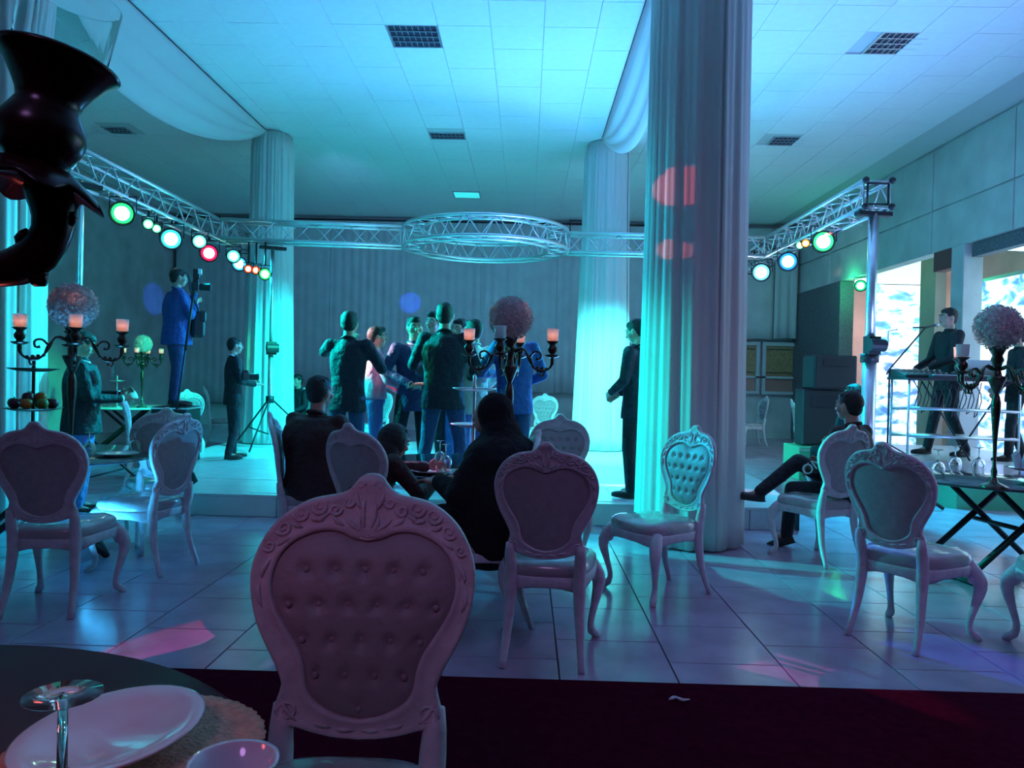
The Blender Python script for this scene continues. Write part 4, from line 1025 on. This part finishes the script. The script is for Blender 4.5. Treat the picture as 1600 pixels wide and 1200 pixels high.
# ================================================================== PEOPLE
def cloth(name, c, r=.75, **k):
    m = mat(name, c, r, bump=(13, 1.0), **k)
    for n in m.node_tree.nodes:
        if n.type == 'BUMP': n.inputs['Distance'].default_value = 0.035
    return m
M_suit = cloth('black_suit', (.011, .011, .017)); M_navy = cloth('navy_suit', (.03, .05, .15)); M_blue = cloth('blue_suit', (.03, .07, .27))
M_char = cloth('charcoal_suit', (.014, .016, .028)); M_jean = cloth('denim', (.09, .16, .42)); M_jean2 = cloth('dark_denim', (.04, .07, .16)); M_pink = cloth('pink_lit_shirt', (.70, .34, .48))  # pink beam's light is put into the shirt colour
M_shirt = cloth('white_shirt', (.75, .77, .80)); M_cream = cloth('cream_jacket', (.62, .66, .60)); M_brown = cloth('brown_coat', (.045, .022, .020)); M_cloak = cloth('black_cloak', (.006, .005, .007), .95)
M_shoe = mat('black_shoe', (.02, .015, .015), .3); M_tie = cloth('grey_tie', (.10, .12, .20))
SH = {'shL': (-.185, 0, 1.43), 'shR': (.185, 0, 1.43)}
def hand(mb, wr, d, nrm, side, curl=.5, s=1.0):
    wr = V(wr); d = V(d).normalized(); nrm = V(nrm); nrm = (nrm - d * nrm.dot(d)).normalized(); ac = d.cross(nrm).normalized() * side
    M = Matrix((ac, d, nrm)).transposed()
    mb.ell(wr + d * .045 * s, (.040 * s, .052 * s, .017 * s), M, 12, 8)
    for k, ln in enumerate((.80, .96, 1.0, .90) if side > 0 else (.80, .96, 1.0, .90)):
        off = (k - 1.5) * .0215 * s; b = wr + d * .086 * s + ac * off; a1 = curl * .7; a2 = curl * 1.7
        d1 = (d * math.cos(a1) - nrm * math.sin(a1) + ac * (k - 1.5) * .06).normalized(); d2 = (d * math.cos(a2) - nrm * math.sin(a2)).normalized()
        p1 = b + d1 * .040 * ln * s; p2 = p1 + d2 * .036 * ln * s
        mb.cap(b - d1 * .02, p1, .0095 * s, .0088 * s, 8); mb.cap(p1, p2, .0088 * s, .0075 * s, 8)
    th = wr + d * .025 * s + ac * .032 * s; t1 = (ac * .75 + d * .65 - nrm * .25).normalized(); t2 = (d * .9 + ac * .25 - nrm * .45).normalized()
    mb.cap(th, th + t1 * .038 * s, .013 * s, .0105 * s, 8); mb.cap(th + t1 * .038 * s, th + t1 * .038 * s + t2 * .030 * s, .0105 * s, .0085 * s, 8)
def person(label, x, y, z0, top_z, rz, pose=None, jacket=M_suit, trousers=M_suit, front=None, hair='short', voxel=.010, head_yaw=0, hair_m=M_hair, longj=True, group=None, curl=.6, head_pitch=0, bulk=1.0, seated=False, H0=None, specs=False):
    """joint positions are for a 1.75 m body, local axes: x right hand side, y forward"""
    J = dict(pel=(0, 0, .95), che=(0, 0, 1.28), nk=(0, .0, 1.47), hd=(0, .015, 1.645), shL=(-.185, 0, 1.43), shR=(.185, 0, 1.43), elL=(-.25, -.03, 1.15), elR=(.25, -.03, 1.15), wrL=(-.25, .08, .92), wrR=(.25, .08, .92),
             hiL=(-.09, 0, .92), hiR=(.09, 0, .92), knL=(-.10, .02, .50), knR=(.10, .02, .50), anL=(-.115, -.02, .085), anR=(.115, -.02, .085), hdL=None, hdR=None, toL=(-.02, 1, 0), toR=(.02, 1, 0), nmL=None, nmR=None)
    if pose: J.update(pose)
    J = {k: (V(v) if v is not None else None) for k, v in J.items()}
    ht = (top_z - z0) / (H0 if H0 else (J['hd'].z + .115))
    sc = ht
    t = thing('person', label, 'person', (x, y, z0), math.radians(rz), group); t.scale = (sc, sc, sc)
    HM = Matrix.Rotation(math.radians(head_yaw), 3, 'Z') @ Matrix.Rotation(math.radians(head_pitch), 3, 'X')
    h = J['hd']
    def HP(a, b, c): return h + HM @ V((a, b, c))
    def spine(u): return J['pel'].lerp(J['che'], u)
    up = (J['che'] - J['pel']).normalized(); q = V((0, 0, 1)).rotation_difference(up).to_matrix()
    sd = (J['shR'] - J['shL']); twist = math.atan2(sd.y, sd.x); q = q @ Matrix.Rotation(twist, 3, 'Z')
    # ---- body
    b = MB()
    b.ell(HP(0, -.008, .0), (.076, .094, .104), HM, 18, 12); b.ell(HP(0, .028, -.062), (.056, .062, .056), HM); b.ell(HP(0, .052, -.098), (.026, .026, .020), HM)
    b.cap(HP(0, .088, .008), HP(0, .108, -.030), .009, .014, 8); b.ell(HP(0, .100, -.034), (.018, .012, .010), HM)
    b.cap(HP(-.045, .070, .026), HP(.045, .070, .026), .014, .014, 8); b.cap(HP(-.022, .086, -.062), HP(.022, .086, -.062), .008, .008, 8)
    b.ell(HP(-.05, .055, -.03), (.022, .028, .026), HM); b.ell(HP(.05, .055, -.03), (.022, .028, .026), HM)
    for s in (1, -1): b.ell(HP(.078 * s, -.005, -.008), (.011, .020, .032), HM, 10, 7)
    b.cap(J['nk'] - V((0, .01, .06)), HP(0, -.02, -.07), .058, .052, 14)
    for s in 'LR':
        b.cap(J['sh' + s], J['el' + s], .042, .034); b.cap(J['el' + s], J['wr' + s], .034, .025)
        d = J['hd' + s] if J['hd' + s] is not None else (J['wr' + s] - J['el' + s]); nm = J['nm' + s] if J['nm' + s] is not None else V((1 if s == 'R' else -1, .2, .3))
        hand(b, J['wr' + s], d, nm, 1 if s == 'L' else -1, curl)
        b.cap(J['hi' + s], J['kn' + s], .068, .045); b.cap(J['kn' + s], J['an' + s], .044, .034); b.cap(J['an' + s], J['an' + s] + V((J['to' + s].x * .1, J['to' + s].y * .1, -.03)), .03, .022)
    b.cap(J['shL'], J['shR'], .045, .045); b.ell(spine(.85), (.14, .085, .17), q); b.ell(spine(.3), (.12, .08, .18), q); b.ell(J['pel'], (.13, .09, .10))
    b.cap(spine(.9), J['nk'], .06, .055)
    body = b.build('body', M_skin, t, voxel=voxel, sm=2)
    # eyes, brows, lips
    for s in (1, -1):
        e = MB().ell(HP(.031 * s, .0865, .004), (.0125, .008, .0075), HM, 10, 6).build('eye', M_eye, body)
        MB().ell(HP(.031 * s, .0935, .004), (.0052, .003, .0055), HM, 8, 5).build('iris', M_iris, e)
        MB().tube([HP(.014 * s, .097, .026), HP(.033 * s, .095, .031), HP(.050 * s, .082, .025)], [.003, .0042, .002], 6).build('eyebrow', M_hair, body)
    MB().tube([HP(-.022, .094, -.060), HP(0, .098, -.058), HP(.022, .094, -.060)], [.002, .0055, .002], 6).build('lips', M_lip, body)
    if specs:
        mb = MB()
        for s in (1, -1): mb.tube([HP(.033 * s + .021 * math.cos(a), .104, .002 + .016 * math.sin(a)) for a in [2 * PI * i / 12 for i in range(13)]], .0022, 5); mb.tube([HP(.054 * s, .102, .006), HP(.082 * s, .0, .006)], .002, 5)
        mb.tube([HP(-.012, .106, .006), HP(.012, .106, .006)], .002, 5); mb.build('spectacles', M_black, body)
    # hair
    if hair:
        b = MB()
        b.ell(HP(0, -.022, .020), (.084, .098, .102), HM, 18, 12); b.ell(HP(0, .012, .070), (.066, .070, .040), HM); b.ell(HP(0, -.045, -.03), (.070, .062, .06), HM)
        rnd = random.Random(int(x * 97) + 11)
        for k in range(26): a = rnd.random() * 6.28; r = rnd.random() ** .5; b.ell(HP(.068 * r * math.cos(a), -.01 + .078 * r * math.sin(a), .062 + .045 * math.sqrt(max(0, 1 - r * r))), (.019, .022, .014), HM, 6, 4)
        if hair == 'long': b.ell(HP(0, -.05, -.09), (.10, .085, .16), HM); b.ell(HP(0, -.03, .0), (.105, .11, .12), HM)
        if hair == 'quiff': b.ell(HP(0, .055, .085), (.05, .038, .03), HM)
        b.build('hair', hair_m, body, voxel=.008, sm=1)
    # ---- jacket
    b = MB(); B = bulk
    def loft(mb, secs, org):
        vs = []; n = 20
        for z, rx, ry, dy in secs:
            for k in range(n): a = 2 * PI * k / n; vs.append(org + q @ V((rx * math.cos(a), dy + ry * math.sin(a), z)))
        m = len(secs); fs = [(i * n + k, i * n + (k + 1) % n, (i + 1) * n + (k + 1) % n, (i + 1) * n + k) for i in range(m - 1) for k in range(n)]
        mb.add(vs, fs + [tuple(range(n - 1, -1, -1)), tuple((m - 1) * n + k for k in range(n))])
    Lz = (J['che'] - J['pel']).length; z0_ = (-.17 if longj and not seated else (-.06 if longj else .0))
    zs = [z0_ + (Lz + .17 - z0_) * k / 9 for k in range(10)]
    prof_ = [(.186, .136), (.184, .134), (.176, .128), (.168, .120), (.166, .118), (.172, .122), (.182, .126), (.190, .124), (.178, .110), (.120, .085)]
    loft(b, [(z, a * B, c * B, -.004 * math.sin(PI * i / 9)) for i, (z, (a, c)) in enumerate(zip(zs, prof_))], J['pel'])
    b.cap(J['shL'] - V((0, 0, .015)), J['shR'] - V((0, 0, .015)), .064, .064, 14)
    b.cap(spine(1.0) + up * .05, J['nk'] + V((0, -.005, .01)), .085, .064, 14)
    for s in 'LR':
        b.cap(J['sh' + s], J['el' + s], .066, .054, 12); b.cap(J['el' + s], J['el' + s].lerp(J['wr' + s], .93), .054, .041, 12)
    jk = b.build('jacket', jacket, t, voxel=.013, sm=4)
    # collar & cuffs
    c0 = J['nk'] + V((0, 0, .018)); pts = [c0 + V((.066 * math.cos(a), -.004 + .064 * math.sin(a), -.022 * math.sin(a))) for a in [2 * PI * i / 20 for i in range(21)]]
    MB().tube(pts, .011, 6).build('collar', jacket if front is None else front, jk)
    for s in 'LR':
        e, w_ = J['el' + s], J['wr' + s]; MB().tube([e.lerp(w_, .90), e.lerp(w_, .975)], .0375, 12).build('cuff', front or jacket, jk)
    if front is not None:
        f = q @ V((0, 1, 0)); r_ = q @ V((1, 0, 0)); base = spine(1.0)
        def FP(a, yy, c): return base + r_ * a + f * yy + up * c
        MB().add([FP(-.055, .094, .17), FP(.055, .094, .17), FP(.028, .128, .0), FP(0, .130, -.12), FP(-.028, .128, .0), FP(-.05, .06, .17), FP(.05, .06, .17), FP(0, .08, -.12)], [(0, 4, 2, 1), (4, 3, 2), (0, 1, 6, 5), (0, 5, 7, 3, 4), (1, 2, 3, 7, 6), (5, 6, 7)]).build('shirt_front', front, jk, False)
        MB().add([FP(-.014, .103, .155), FP(.014, .103, .155), FP(.016, .136, -.02), FP(0, .138, -.11), FP(-.016, .136, -.02), FP(0, .10, .03)], [(0, 4, 2, 1), (4, 3, 2), (0, 5, 4), (1, 2, 5), (3, 4, 5), (2, 3, 5), (0, 1, 5)]).build('tie', M_tie, jk, False)
        for s in (1, -1): MB().add([FP(.058 * s, .088, .17), FP(.085 * s, .098, .07), FP(.055 * s, .126, .02), FP(.006 * s, .135, -.13), FP(.030 * s, .134, .0), FP(.07 * s, .08, .05)], [(0, 1, 2, 3, 4), (0, 5, 1), (1, 5, 2), (2, 5, 3), (3, 5, 4), (4, 5, 0)]).build('lapel', jacket, jk, False)
    # ---- trousers
    b = MB(); b.ell(J['pel'] - V((0, 0, .01)), (.160 * B, .120 * B, .12), None, 18, 12)
    for s in 'LR':
        kn, an = J['kn' + s], J['an' + s]; b.cap(J['hi' + s], kn, .092 * B, .066, 14); b.cap(kn, kn.lerp(an, .80), .066, .056, 14); b.cap(kn.lerp(an, .5), kn.lerp(an, .98), .057, .054, 12)
    b.build('trousers', trousers, t, voxel=.013, sm=4)
    for s in 'LR':
        an = J['an' + s]; d = J['to' + s].normalized(); R = V((0, 1, 0)).rotation_difference(d).to_matrix()
        mb = MB(); mb.ell(an + R @ V((0, .075, -.045)), (.046, .135, .034), R, 14, 8); mb.ell(an + R @ V((0, .0, -.025)), (.042, .055, .050), R, 12, 8)
        mb.ell(an + R @ V((0, .07, -.068)), (.048, .145, .014), R, 14, 6)
        mb.build('shoe', M_shoe, t, voxel=.009, sm=2)
    return t
def stander(label, px, top_py, Y, z0, rz, pose=None, **kw):
    w = W(px, top_py, Y); return person(label, w.x, Y, z0, w.z, rz, pose, **kw)
SIT = dict(pel=(0, 0, .52), che=(0, -.02, .86), nk=(0, -.01, 1.04), hd=(0, .02, 1.215), shL=(-.18, -.01, 1.0), shR=(.18, -.01, 1.0), elL=(-.23, .04, .75), elR=(.23, .04, .75), wrL=(-.14, .26, .66), wrR=(.14, .26, .66),
           hiL=(-.09, .02, .52), hiR=(.09, .02, .52), knL=(-.11, .43, .53), knR=(.11, .43, .53), anL=(-.12, .42, .085), anR=(.12, .42, .085))
def sit(**k): d = dict(SIT); d.update(k); return d
SZ = .2155
# dancers
stander('man in a dark suit seen from behind with both elbows raised, left of the group', 546, 486, 7.72, SZ, -8, dict(elL=(-.30, .12, 1.36), wrL=(-.10, .28, 1.44), elR=(.30, .12, 1.20), wrR=(.12, .30, 1.34), hdL=(.3, .1, .7), hdR=(-.5, .1, .6), nmL=(0, -1, .3), nmR=(0, -1, .3), knL=(-.13, .04, .5), anL=(-.19, -.06, .085)), jacket=M_char, trousers=M_jean2, head_yaw=8)
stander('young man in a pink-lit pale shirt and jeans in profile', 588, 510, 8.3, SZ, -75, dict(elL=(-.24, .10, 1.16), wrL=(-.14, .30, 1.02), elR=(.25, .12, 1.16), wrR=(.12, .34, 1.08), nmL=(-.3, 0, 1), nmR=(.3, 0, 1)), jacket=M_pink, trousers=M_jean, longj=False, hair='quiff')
stander('smiling man in navy suit and tie facing us clapping his hands', 648, 495, 8.25, SZ, -160, dict(elL=(-.28, .02, 1.17), wrL=(-.03, .22, 1.03), elR=(.30, .04, 1.18), wrR=(.07, .24, 1.05), hdL=(.8, .4, .1), hdR=(-.8, .4, .15), nmL=(0, -.4, 1), nmR=(0, .4, 1), anL=(-.14, .05, .085), knR=(.16, .06, .52), anR=(.20, -.12, .085)), jacket=M_navy, trousers=M_suit, front=M_shirt, head_yaw=0, curl=.2, hair='quiff')
stander('tall man in a dark suit seen from behind with green light on head and shoulders', 696, 473, 7.75, SZ, -4, dict(elL=(-.30, .04, 1.18), wrL=(-.18, .28, 1.12), elR=(.29, .04, 1.18), wrR=(.20, .27, 1.05), knL=(-.15, .04, .5), anL=(-.22, .0, .085), knR=(.16, .03, .5), anR=(.20, -.1, .085)), jacket=M_char, trousers=M_navy, bulk=1.12)
stander('curly-haired man almost hidden behind the tall mans head', 680, 487, 9.0, SZ, 150, dict(), jacket=M_suit, trousers=M_suit, hair='quiff')
stander('man with glasses glimpsed right of the tall mans head, lit pale blue', 720, 498, 8.9, SZ, 150, dict(elL=(-.27, .05, 1.16), wrL=(-.12, .28, 1.1)), jacket=M_shirt, trousers=M_jean, hair='short', specs=True)
stander('man with a dark undercut in a cream jacket turned away, right of the tall man', 741, 499, 8.1, SZ, 38, dict(elL=(-.28, .05, 1.15), wrL=(-.22, .28, 1.05), elR=(.27, .0, 1.15), wrR=(.24, .22, .98), nmR=(0, 0, 1)), jacket=M_cream, trousers=M_jean, hair='quiff', head_yaw=10)
stander('man in a blue-lit suit behind the centre candelabra with folded arms', 806, 490, 7.9, SZ, 15, dict(elL=(-.33, .08, 1.17), wrL=(-.10, .28, 1.16), elR=(.30, .02, 1.16), wrR=(.12, .24, 1.05), hdL=(.8, .2, .4)), jacket=M_blue, trousers=M_navy, bulk=1.06)
stander('slim boy in a dark outfit standing half behind the big column', 996, 499, 7.8, SZ, 60, dict(elL=(-.24, .02, 1.16), wrL=(-.10, .22, 1.03), elR=(.24, .0, 1.16), wrR=(.12, .22, 1.02)), jacket=M_char, trousers=M_suit, head_pitch=-18)
# crew at left
stander('bearded photographer in a blue suit standing high up at left', 278, 419, 9.9, .93, -58, dict(elL=(-.28, .16, 1.22), wrL=(-.06, .22, 1.47), elR=(.27, .12, 1.14), wrR=(.04, .22, 1.30), hdL=(.5, .1, .6), hdR=(-.5, .2, .5), nmL=(0, -1, 0), nmR=(0, -1, 0), knL=(-.11, .02, .5), anL=(-.13, -.02, .085)), jacket=M_blue, trousers=M_navy, head_pitch=-4, bulk=1.4)
stander('young assistant in a black open suit holding a camera at his waist', 366, 527, 10.3, SZ, -58, dict(elL=(-.27, .02, 1.15), wrL=(-.10, .28, 1.12), elR=(.26, .04, 1.13), wrR=(.07, .30, 1.08), hdL=(.3, .8, 0), hdR=(-.3, .8, .1), nmL=(-.5, 0, 1), nmR=(.5, 0, 1), anL=(-.13, .04, .085), anR=(.14, -.08, .085)), jacket=M_suit, trousers=M_char, front=M_shirt, head_yaw=0)
stander('man in a dark suit and jeans in profile holding a phone, behind the left candelabra', 130, 519, 7.3, 0, -66, dict(elL=(-.27, .06, 1.14), wrL=(-.08, .33, 1.16), elR=(.25, .08, 1.13), wrR=(.06, .36, 1.12), hdL=(.2, .8, .4), hdR=(-.2, .8, .3), nmL=(-1, 0, .4), nmR=(1, 0, .4)), jacket=M_suit, trousers=M_jean, front=M_shirt, head_pitch=-22, bulk=1.35)
# seated guests
w = W(498, 587, 5.75); person('dark silhouetted man seated with his back to us in a white chair', w.x, 5.75, 0, w.z, -28, sit(elL=(-.28, .10, .78), wrL=(-.12, .34, .80), elR=(.28, .10, .78), wrR=(.14, .34, .80), shL=(-.22, -.01, 1.0), shR=(.22, -.01, 1.0)), jacket=M_brown, trousers=M_brown, bulk=1.45, seated=True)
w = W(622, 653, 4.95); person('dark-haired guest in brown leaning over the centre table', w.x - .24, 4.75, 0, w.z, -48, sit(che=(0, .16, .80), nk=(0, .24, .94), hd=(0, .33, 1.06), shL=(-.17, .20, .93), shR=(.17, .20, .93), elL=(-.20, .42, .84), wrL=(-.02, .62, .86), elR=(.26, .36, .72), wrR=(.16, .58, .80)), jacket=M_brown, trousers=M_brown, hair='long', head_pitch=-20, seated=True, H0=1.22)
w = W(1326, 611, 6.05); person('cross-legged man in black with white lettering, seated at right', w.x + .12, 6.28, 0, w.z, 36, sit(elL=(-.24, .06, .74), wrL=(-.12, .28, .68), elR=(.25, .08, .74), wrR=(.10, .32, .72), knR=(.02, .48, .72), anR=(-.30, .62, .46), toR=(-.7, .7, .1), knL=(-.10, .44, .50), anL=(-.08, .50, .10), toL=(-.2, 1, -.35)), jacket=M_brown, trousers=M_suit, bulk=1.05, seated=True)
w = W(1336, 600, 9.5); person('small figure with dark hair just behind the cross-legged man', w.x, 9.5, 0, w.z, 30, sit(), jacket=M_suit, trousers=M_suit, seated=True)
chair_back_at('grey chair under the small figure behind the cross-legged man', 1343, 9.26, 30)
w = W(471, 580, 14.5); person('distant seated person in black by the back curtain', w.x, 14.3, 0, w.z - .06, 150, sit(), jacket=M_suit, trousers=M_suit, seated=True)
# woman in a black cloak
w = W(772, 619, 4.5)
t = thing('person', 'woman wrapped in a black cloak and headscarf seated at the centre table', 'person', (w.x + .02, 4.5, 0), math.radians(70))
b = MB()
b.ell((0, .05, 1.19), (.075, .09, .105)); b.ell((0, .09, 1.13), (.05, .05, .055)); b.cap((0, .13, 1.19), (0, .15, 1.155), .009, .012, 8); b.cap((0, 0, .98), (0, .03, 1.12), .055, .05); b.ell((0, 0, .80), (.14, .10, .2)); b.ell((0, 0, .55), (.15, .12, .12))
for s in (1, -1):
    b.cap((s * .15, 0, .96), (s * .20, .10, .74), .045, .036); b.cap((s * .20, .10, .74), (s * .10, .34, .78), .036, .026); hand(b, (s * .10, .34, .78), (-s * .3, .9, .1), (0, 0, 1), -s, .5)
    b.cap((s * .08, .04, .54), (s * .11, .42, .53), .07, .05); b.cap((s * .11, .42, .53), (s * .12, .40, .09), .045, .036)
body = b.build('body', M_skin, t, voxel=.010, sm=2)
for s in (1, -1):
    e = MB().ell((s * .03, .136, 1.195), (.012, .008, .007)).build('eye', M_eye, body); MB().ell((s * .03, .143, 1.195), (.005, .003, .005)).build('iris', M_iris, e)
MB().tube([(-.02, .140, 1.125), (0, .145, 1.127), (.02, .140, 1.125)], [.002, .005, .002], 6).build('lips', M_lip, body)
b = MB(); b.ell((0, .01, 1.20), (.105, .115, .125)); b.ell((0, -.03, 1.07), (.14, .12, .13)); b.ell((0, -.04, .93), (.30, .22, .17)); b.ell((0, -.04, .72), (.33, .27, .32)); b.ell((0, .02, .50), (.30, .27, .22))
for s in (1, -1): b.cap((s * .19, 0, .95), (s * .27, .10, .74), .10, .09); b.cap((s * .27, .10, .74), (s * .14, .29, .79), .08, .055); b.cap((s * .1, .1, .52), (s * .12, .40, .50), .15, .12); b.cap((s * .12, .40, .50), (s * .13, .41, .27), .12, .10)
b.ell((0, -.22, .66), (.30, .18, .32)); b.ell((0, .2, .42), (.25, .27, .16)); b.cap((.20, -.12, .5), (.22, -.05, .22), .12, .10)
b.build('cloak', M_cloak, t, voxel=.014, sm=5)
for s in (1, -1):
    MB().tube([(s * .12, .41, .45), (s * .12, .40, .10)], [.055, .045], 12).build('stocking', M_suit, t)
    mb = MB(); mb.ell((s * .12, .47, .035), (.042, .125, .032)); mb.ell((s * .12, .40, .06), (.04, .05, .05)); mb.build('shoe', M_shoe, t, voxel=.009)
# singer and man at right
stander('singing man in black at the microphone before the glowing screen', 1484, 481, 10.15, .5, 95, dict(elL=(-.25, .10, 1.15), wrL=(-.14, .32, 1.04), elR=(.25, .06, 1.14), wrR=(.16, .30, 1.03), nmL=(0, 0, 1), nmR=(0, 0, 1), knR=(.13, .06, .5), anR=(.14, .14, .085), anL=(-.13, -.16, .085)), jacket=M_suit, trousers=M_suit, front=None)
stander('man in dark clothes at the right edge with one hand lowered before the screen', 1592, 512, 9.6, .5, 75, dict(elL=(-.26, .04, 1.14), wrL=(-.18, .26, .98), elR=(.25, .0, 1.14), wrR=(.20, .18, .93), nmL=(-1, 0, .3), knL=(-.12, .10, .5), anL=(-.14, .12, .085), anR=(.16, -.14, .085)), jacket=M_suit, trousers=M_suit)

# lettering on the cross-legged man's dark sleeve
tcu = bpy.data.curves.new('lettering', 'FONT'); tcu.body = 'ON'; tcu.size = .115; tcu.extrude = .002
tob = bpy.data.objects.new('tmp', tcu); COL.objects.link(tob)
dg = bpy.context.evaluated_depsgraph_get(); me = bpy.data.meshes.new_from_object(tob.evaluated_get(dg)); me.name = 'lettering'; bpy.data.objects.remove(tob)
me.materials.append(mat('white_print', (.8, .8, .82), .6))
man = [o for o in COL.objects if o.name.startswith('person') and 'cross-legged' in o.get('label', '') and 'lettering' in o['label']][0]
bpy.context.view_layer.update()
lo = link('lettering', me, man); p = W(1259, 744, 6.24)
Mw = Matrix.Translation(p) @ Matrix.Rotation(math.radians(-38), 4, 'Z') @ Matrix.Rotation(math.radians(-38), 4, 'Y') @ Matrix.Rotation(math.radians(90), 4, 'X')
lo.matrix_local = man.matrix_world.inverted() @ Mw

# things held
def camera_prop(label, p, rz, flash=True, s=1.0):
    t = thing('photo_camera', label, 'camera', p, math.radians(rz)); t.scale = (s, s, s)
    MB().box((-.07, -.035, -.05), (.07, .035, .045)).box((-.03, -.03, .045), (.03, .03, .075)).build('body', M_blackp, t, False, .006)
    MB().lathe([(.036, 0), (.040, .02), (.040, .10), (.044, .11), (.044, .125), (.036, .125), (.0001, .11)], (0, .03, -.005), 18, Matrix.Rotation(-PI / 2, 3, 'X')).build('lens', M_black, t)
    if flash:
        f = MB().box((-.035, -.03, .08), (.035, .04, .19)).build('flash', M_blackp, t, False, .006)
        MB().box((-.038, .02, .13), (.038, .06, .185)).build('flash_head', mat('flash_diffuser', (.8, .8, .85), .4), f, False, .004)
    return t
p = W(306, 447, 9.62); camera_prop('camera with flash raised to the photographers eye', p, -70, True, 1.15)
t = thing('monopod', 'long thin monopod held by the photographer in blue', 'monopod'); a = W(303, 455, 9.62); b_ = W(276, 640, 9.6)
MB().tube([b_, a.lerp(b_, .5)], .012, 8).build('lower_tube', M_black, t); MB().tube([a.lerp(b_, .5), a], .017, 8).build('upper_tube', M_black, t); MB().ell(b_, .02).build('foot', M_black, t); MB().ell(a, .024).build('head', M_black, t)
t = thing('shoulder_bag', 'black camera bag hanging at the photographers hip', 'bag', W(309, 507, 9.95), math.radians(-60))
MB().box((-.13, -.08, -.17), (.13, .08, .17)).build('body', M_blackp, t, False, .03); MB().box((-.135, .0, .02), (.135, .09, .175)).build('flap', M_black, t, False, .02)
MB().tube(catmull([(-.13, 0, .15), (-.16, -.05, .45), (-.05, -.12, .68), (.05, -.1, .45), (.13, 0, .15)], 20), .012, 6).build('strap', M_black, t)
p = W(383, 588, 10.0); camera_prop('compact camera rig held at waist height by the assistant', p, -60, False, 1.1)
p = W(176, 578, 7.32); t = thing('smartphone', 'phone held up by the man behind the left candelabra', 'phone', p, math.radians(-66))
MB().box((-.037, -.005, -.075), (.037, .005, .075)).build('body', M_blackp, t, False, .003); MB().box((-.033, -.0065, -.068), (.033, -.005, .068)).build('screen', emis('phone_screen', (.3, .6, .8), .5), t, False)
# high dark case the photographer stands on
t = thing('flight_case', 'dark high case hidden behind chairs that the photographer stands on', 'case', (W(276, 640, 9.9).x, 9.9, 0), 0.1)
MB().box((-.22, -.28, .03), (.22, .28, .93)).build('body', M_black, t, False, .015)
for x in (-1, 1):
    for y in (-1, 1): MB().ell((x * .17, y * .22, .028), .028).build('wheel', M_blackp, t)
for z in (.05, .62, .90): MB().box((-.225, -.285, z), (.225, .285, z + .02)).build('metal_edge', M_alu, t, False)
# dark folded coat on the hidden seat by the right table is left out; wristwatch etc. too small
# microphone for nobody else; red floor lamp between far column and column, built as a red-painted canister
t = thing('red_canister', 'small red cylinder standing low beside the far column', 'canister', (W(983, 675, 14.2).x, 14.2, 0))
MB().lathe([(.07, 0), (.08, .02), (.08, .42), (.05, .50), (.02, .52), (.02, .56), (0.0001, .56)], n=18).build('cylinder', mat('red_paint', (.6, .03, .03), .35), t)
MB().tube([(0, 0, .55), (.06, 0, .60), (.12, 0, .58)], .010, 6).build('lever', M_black, t)
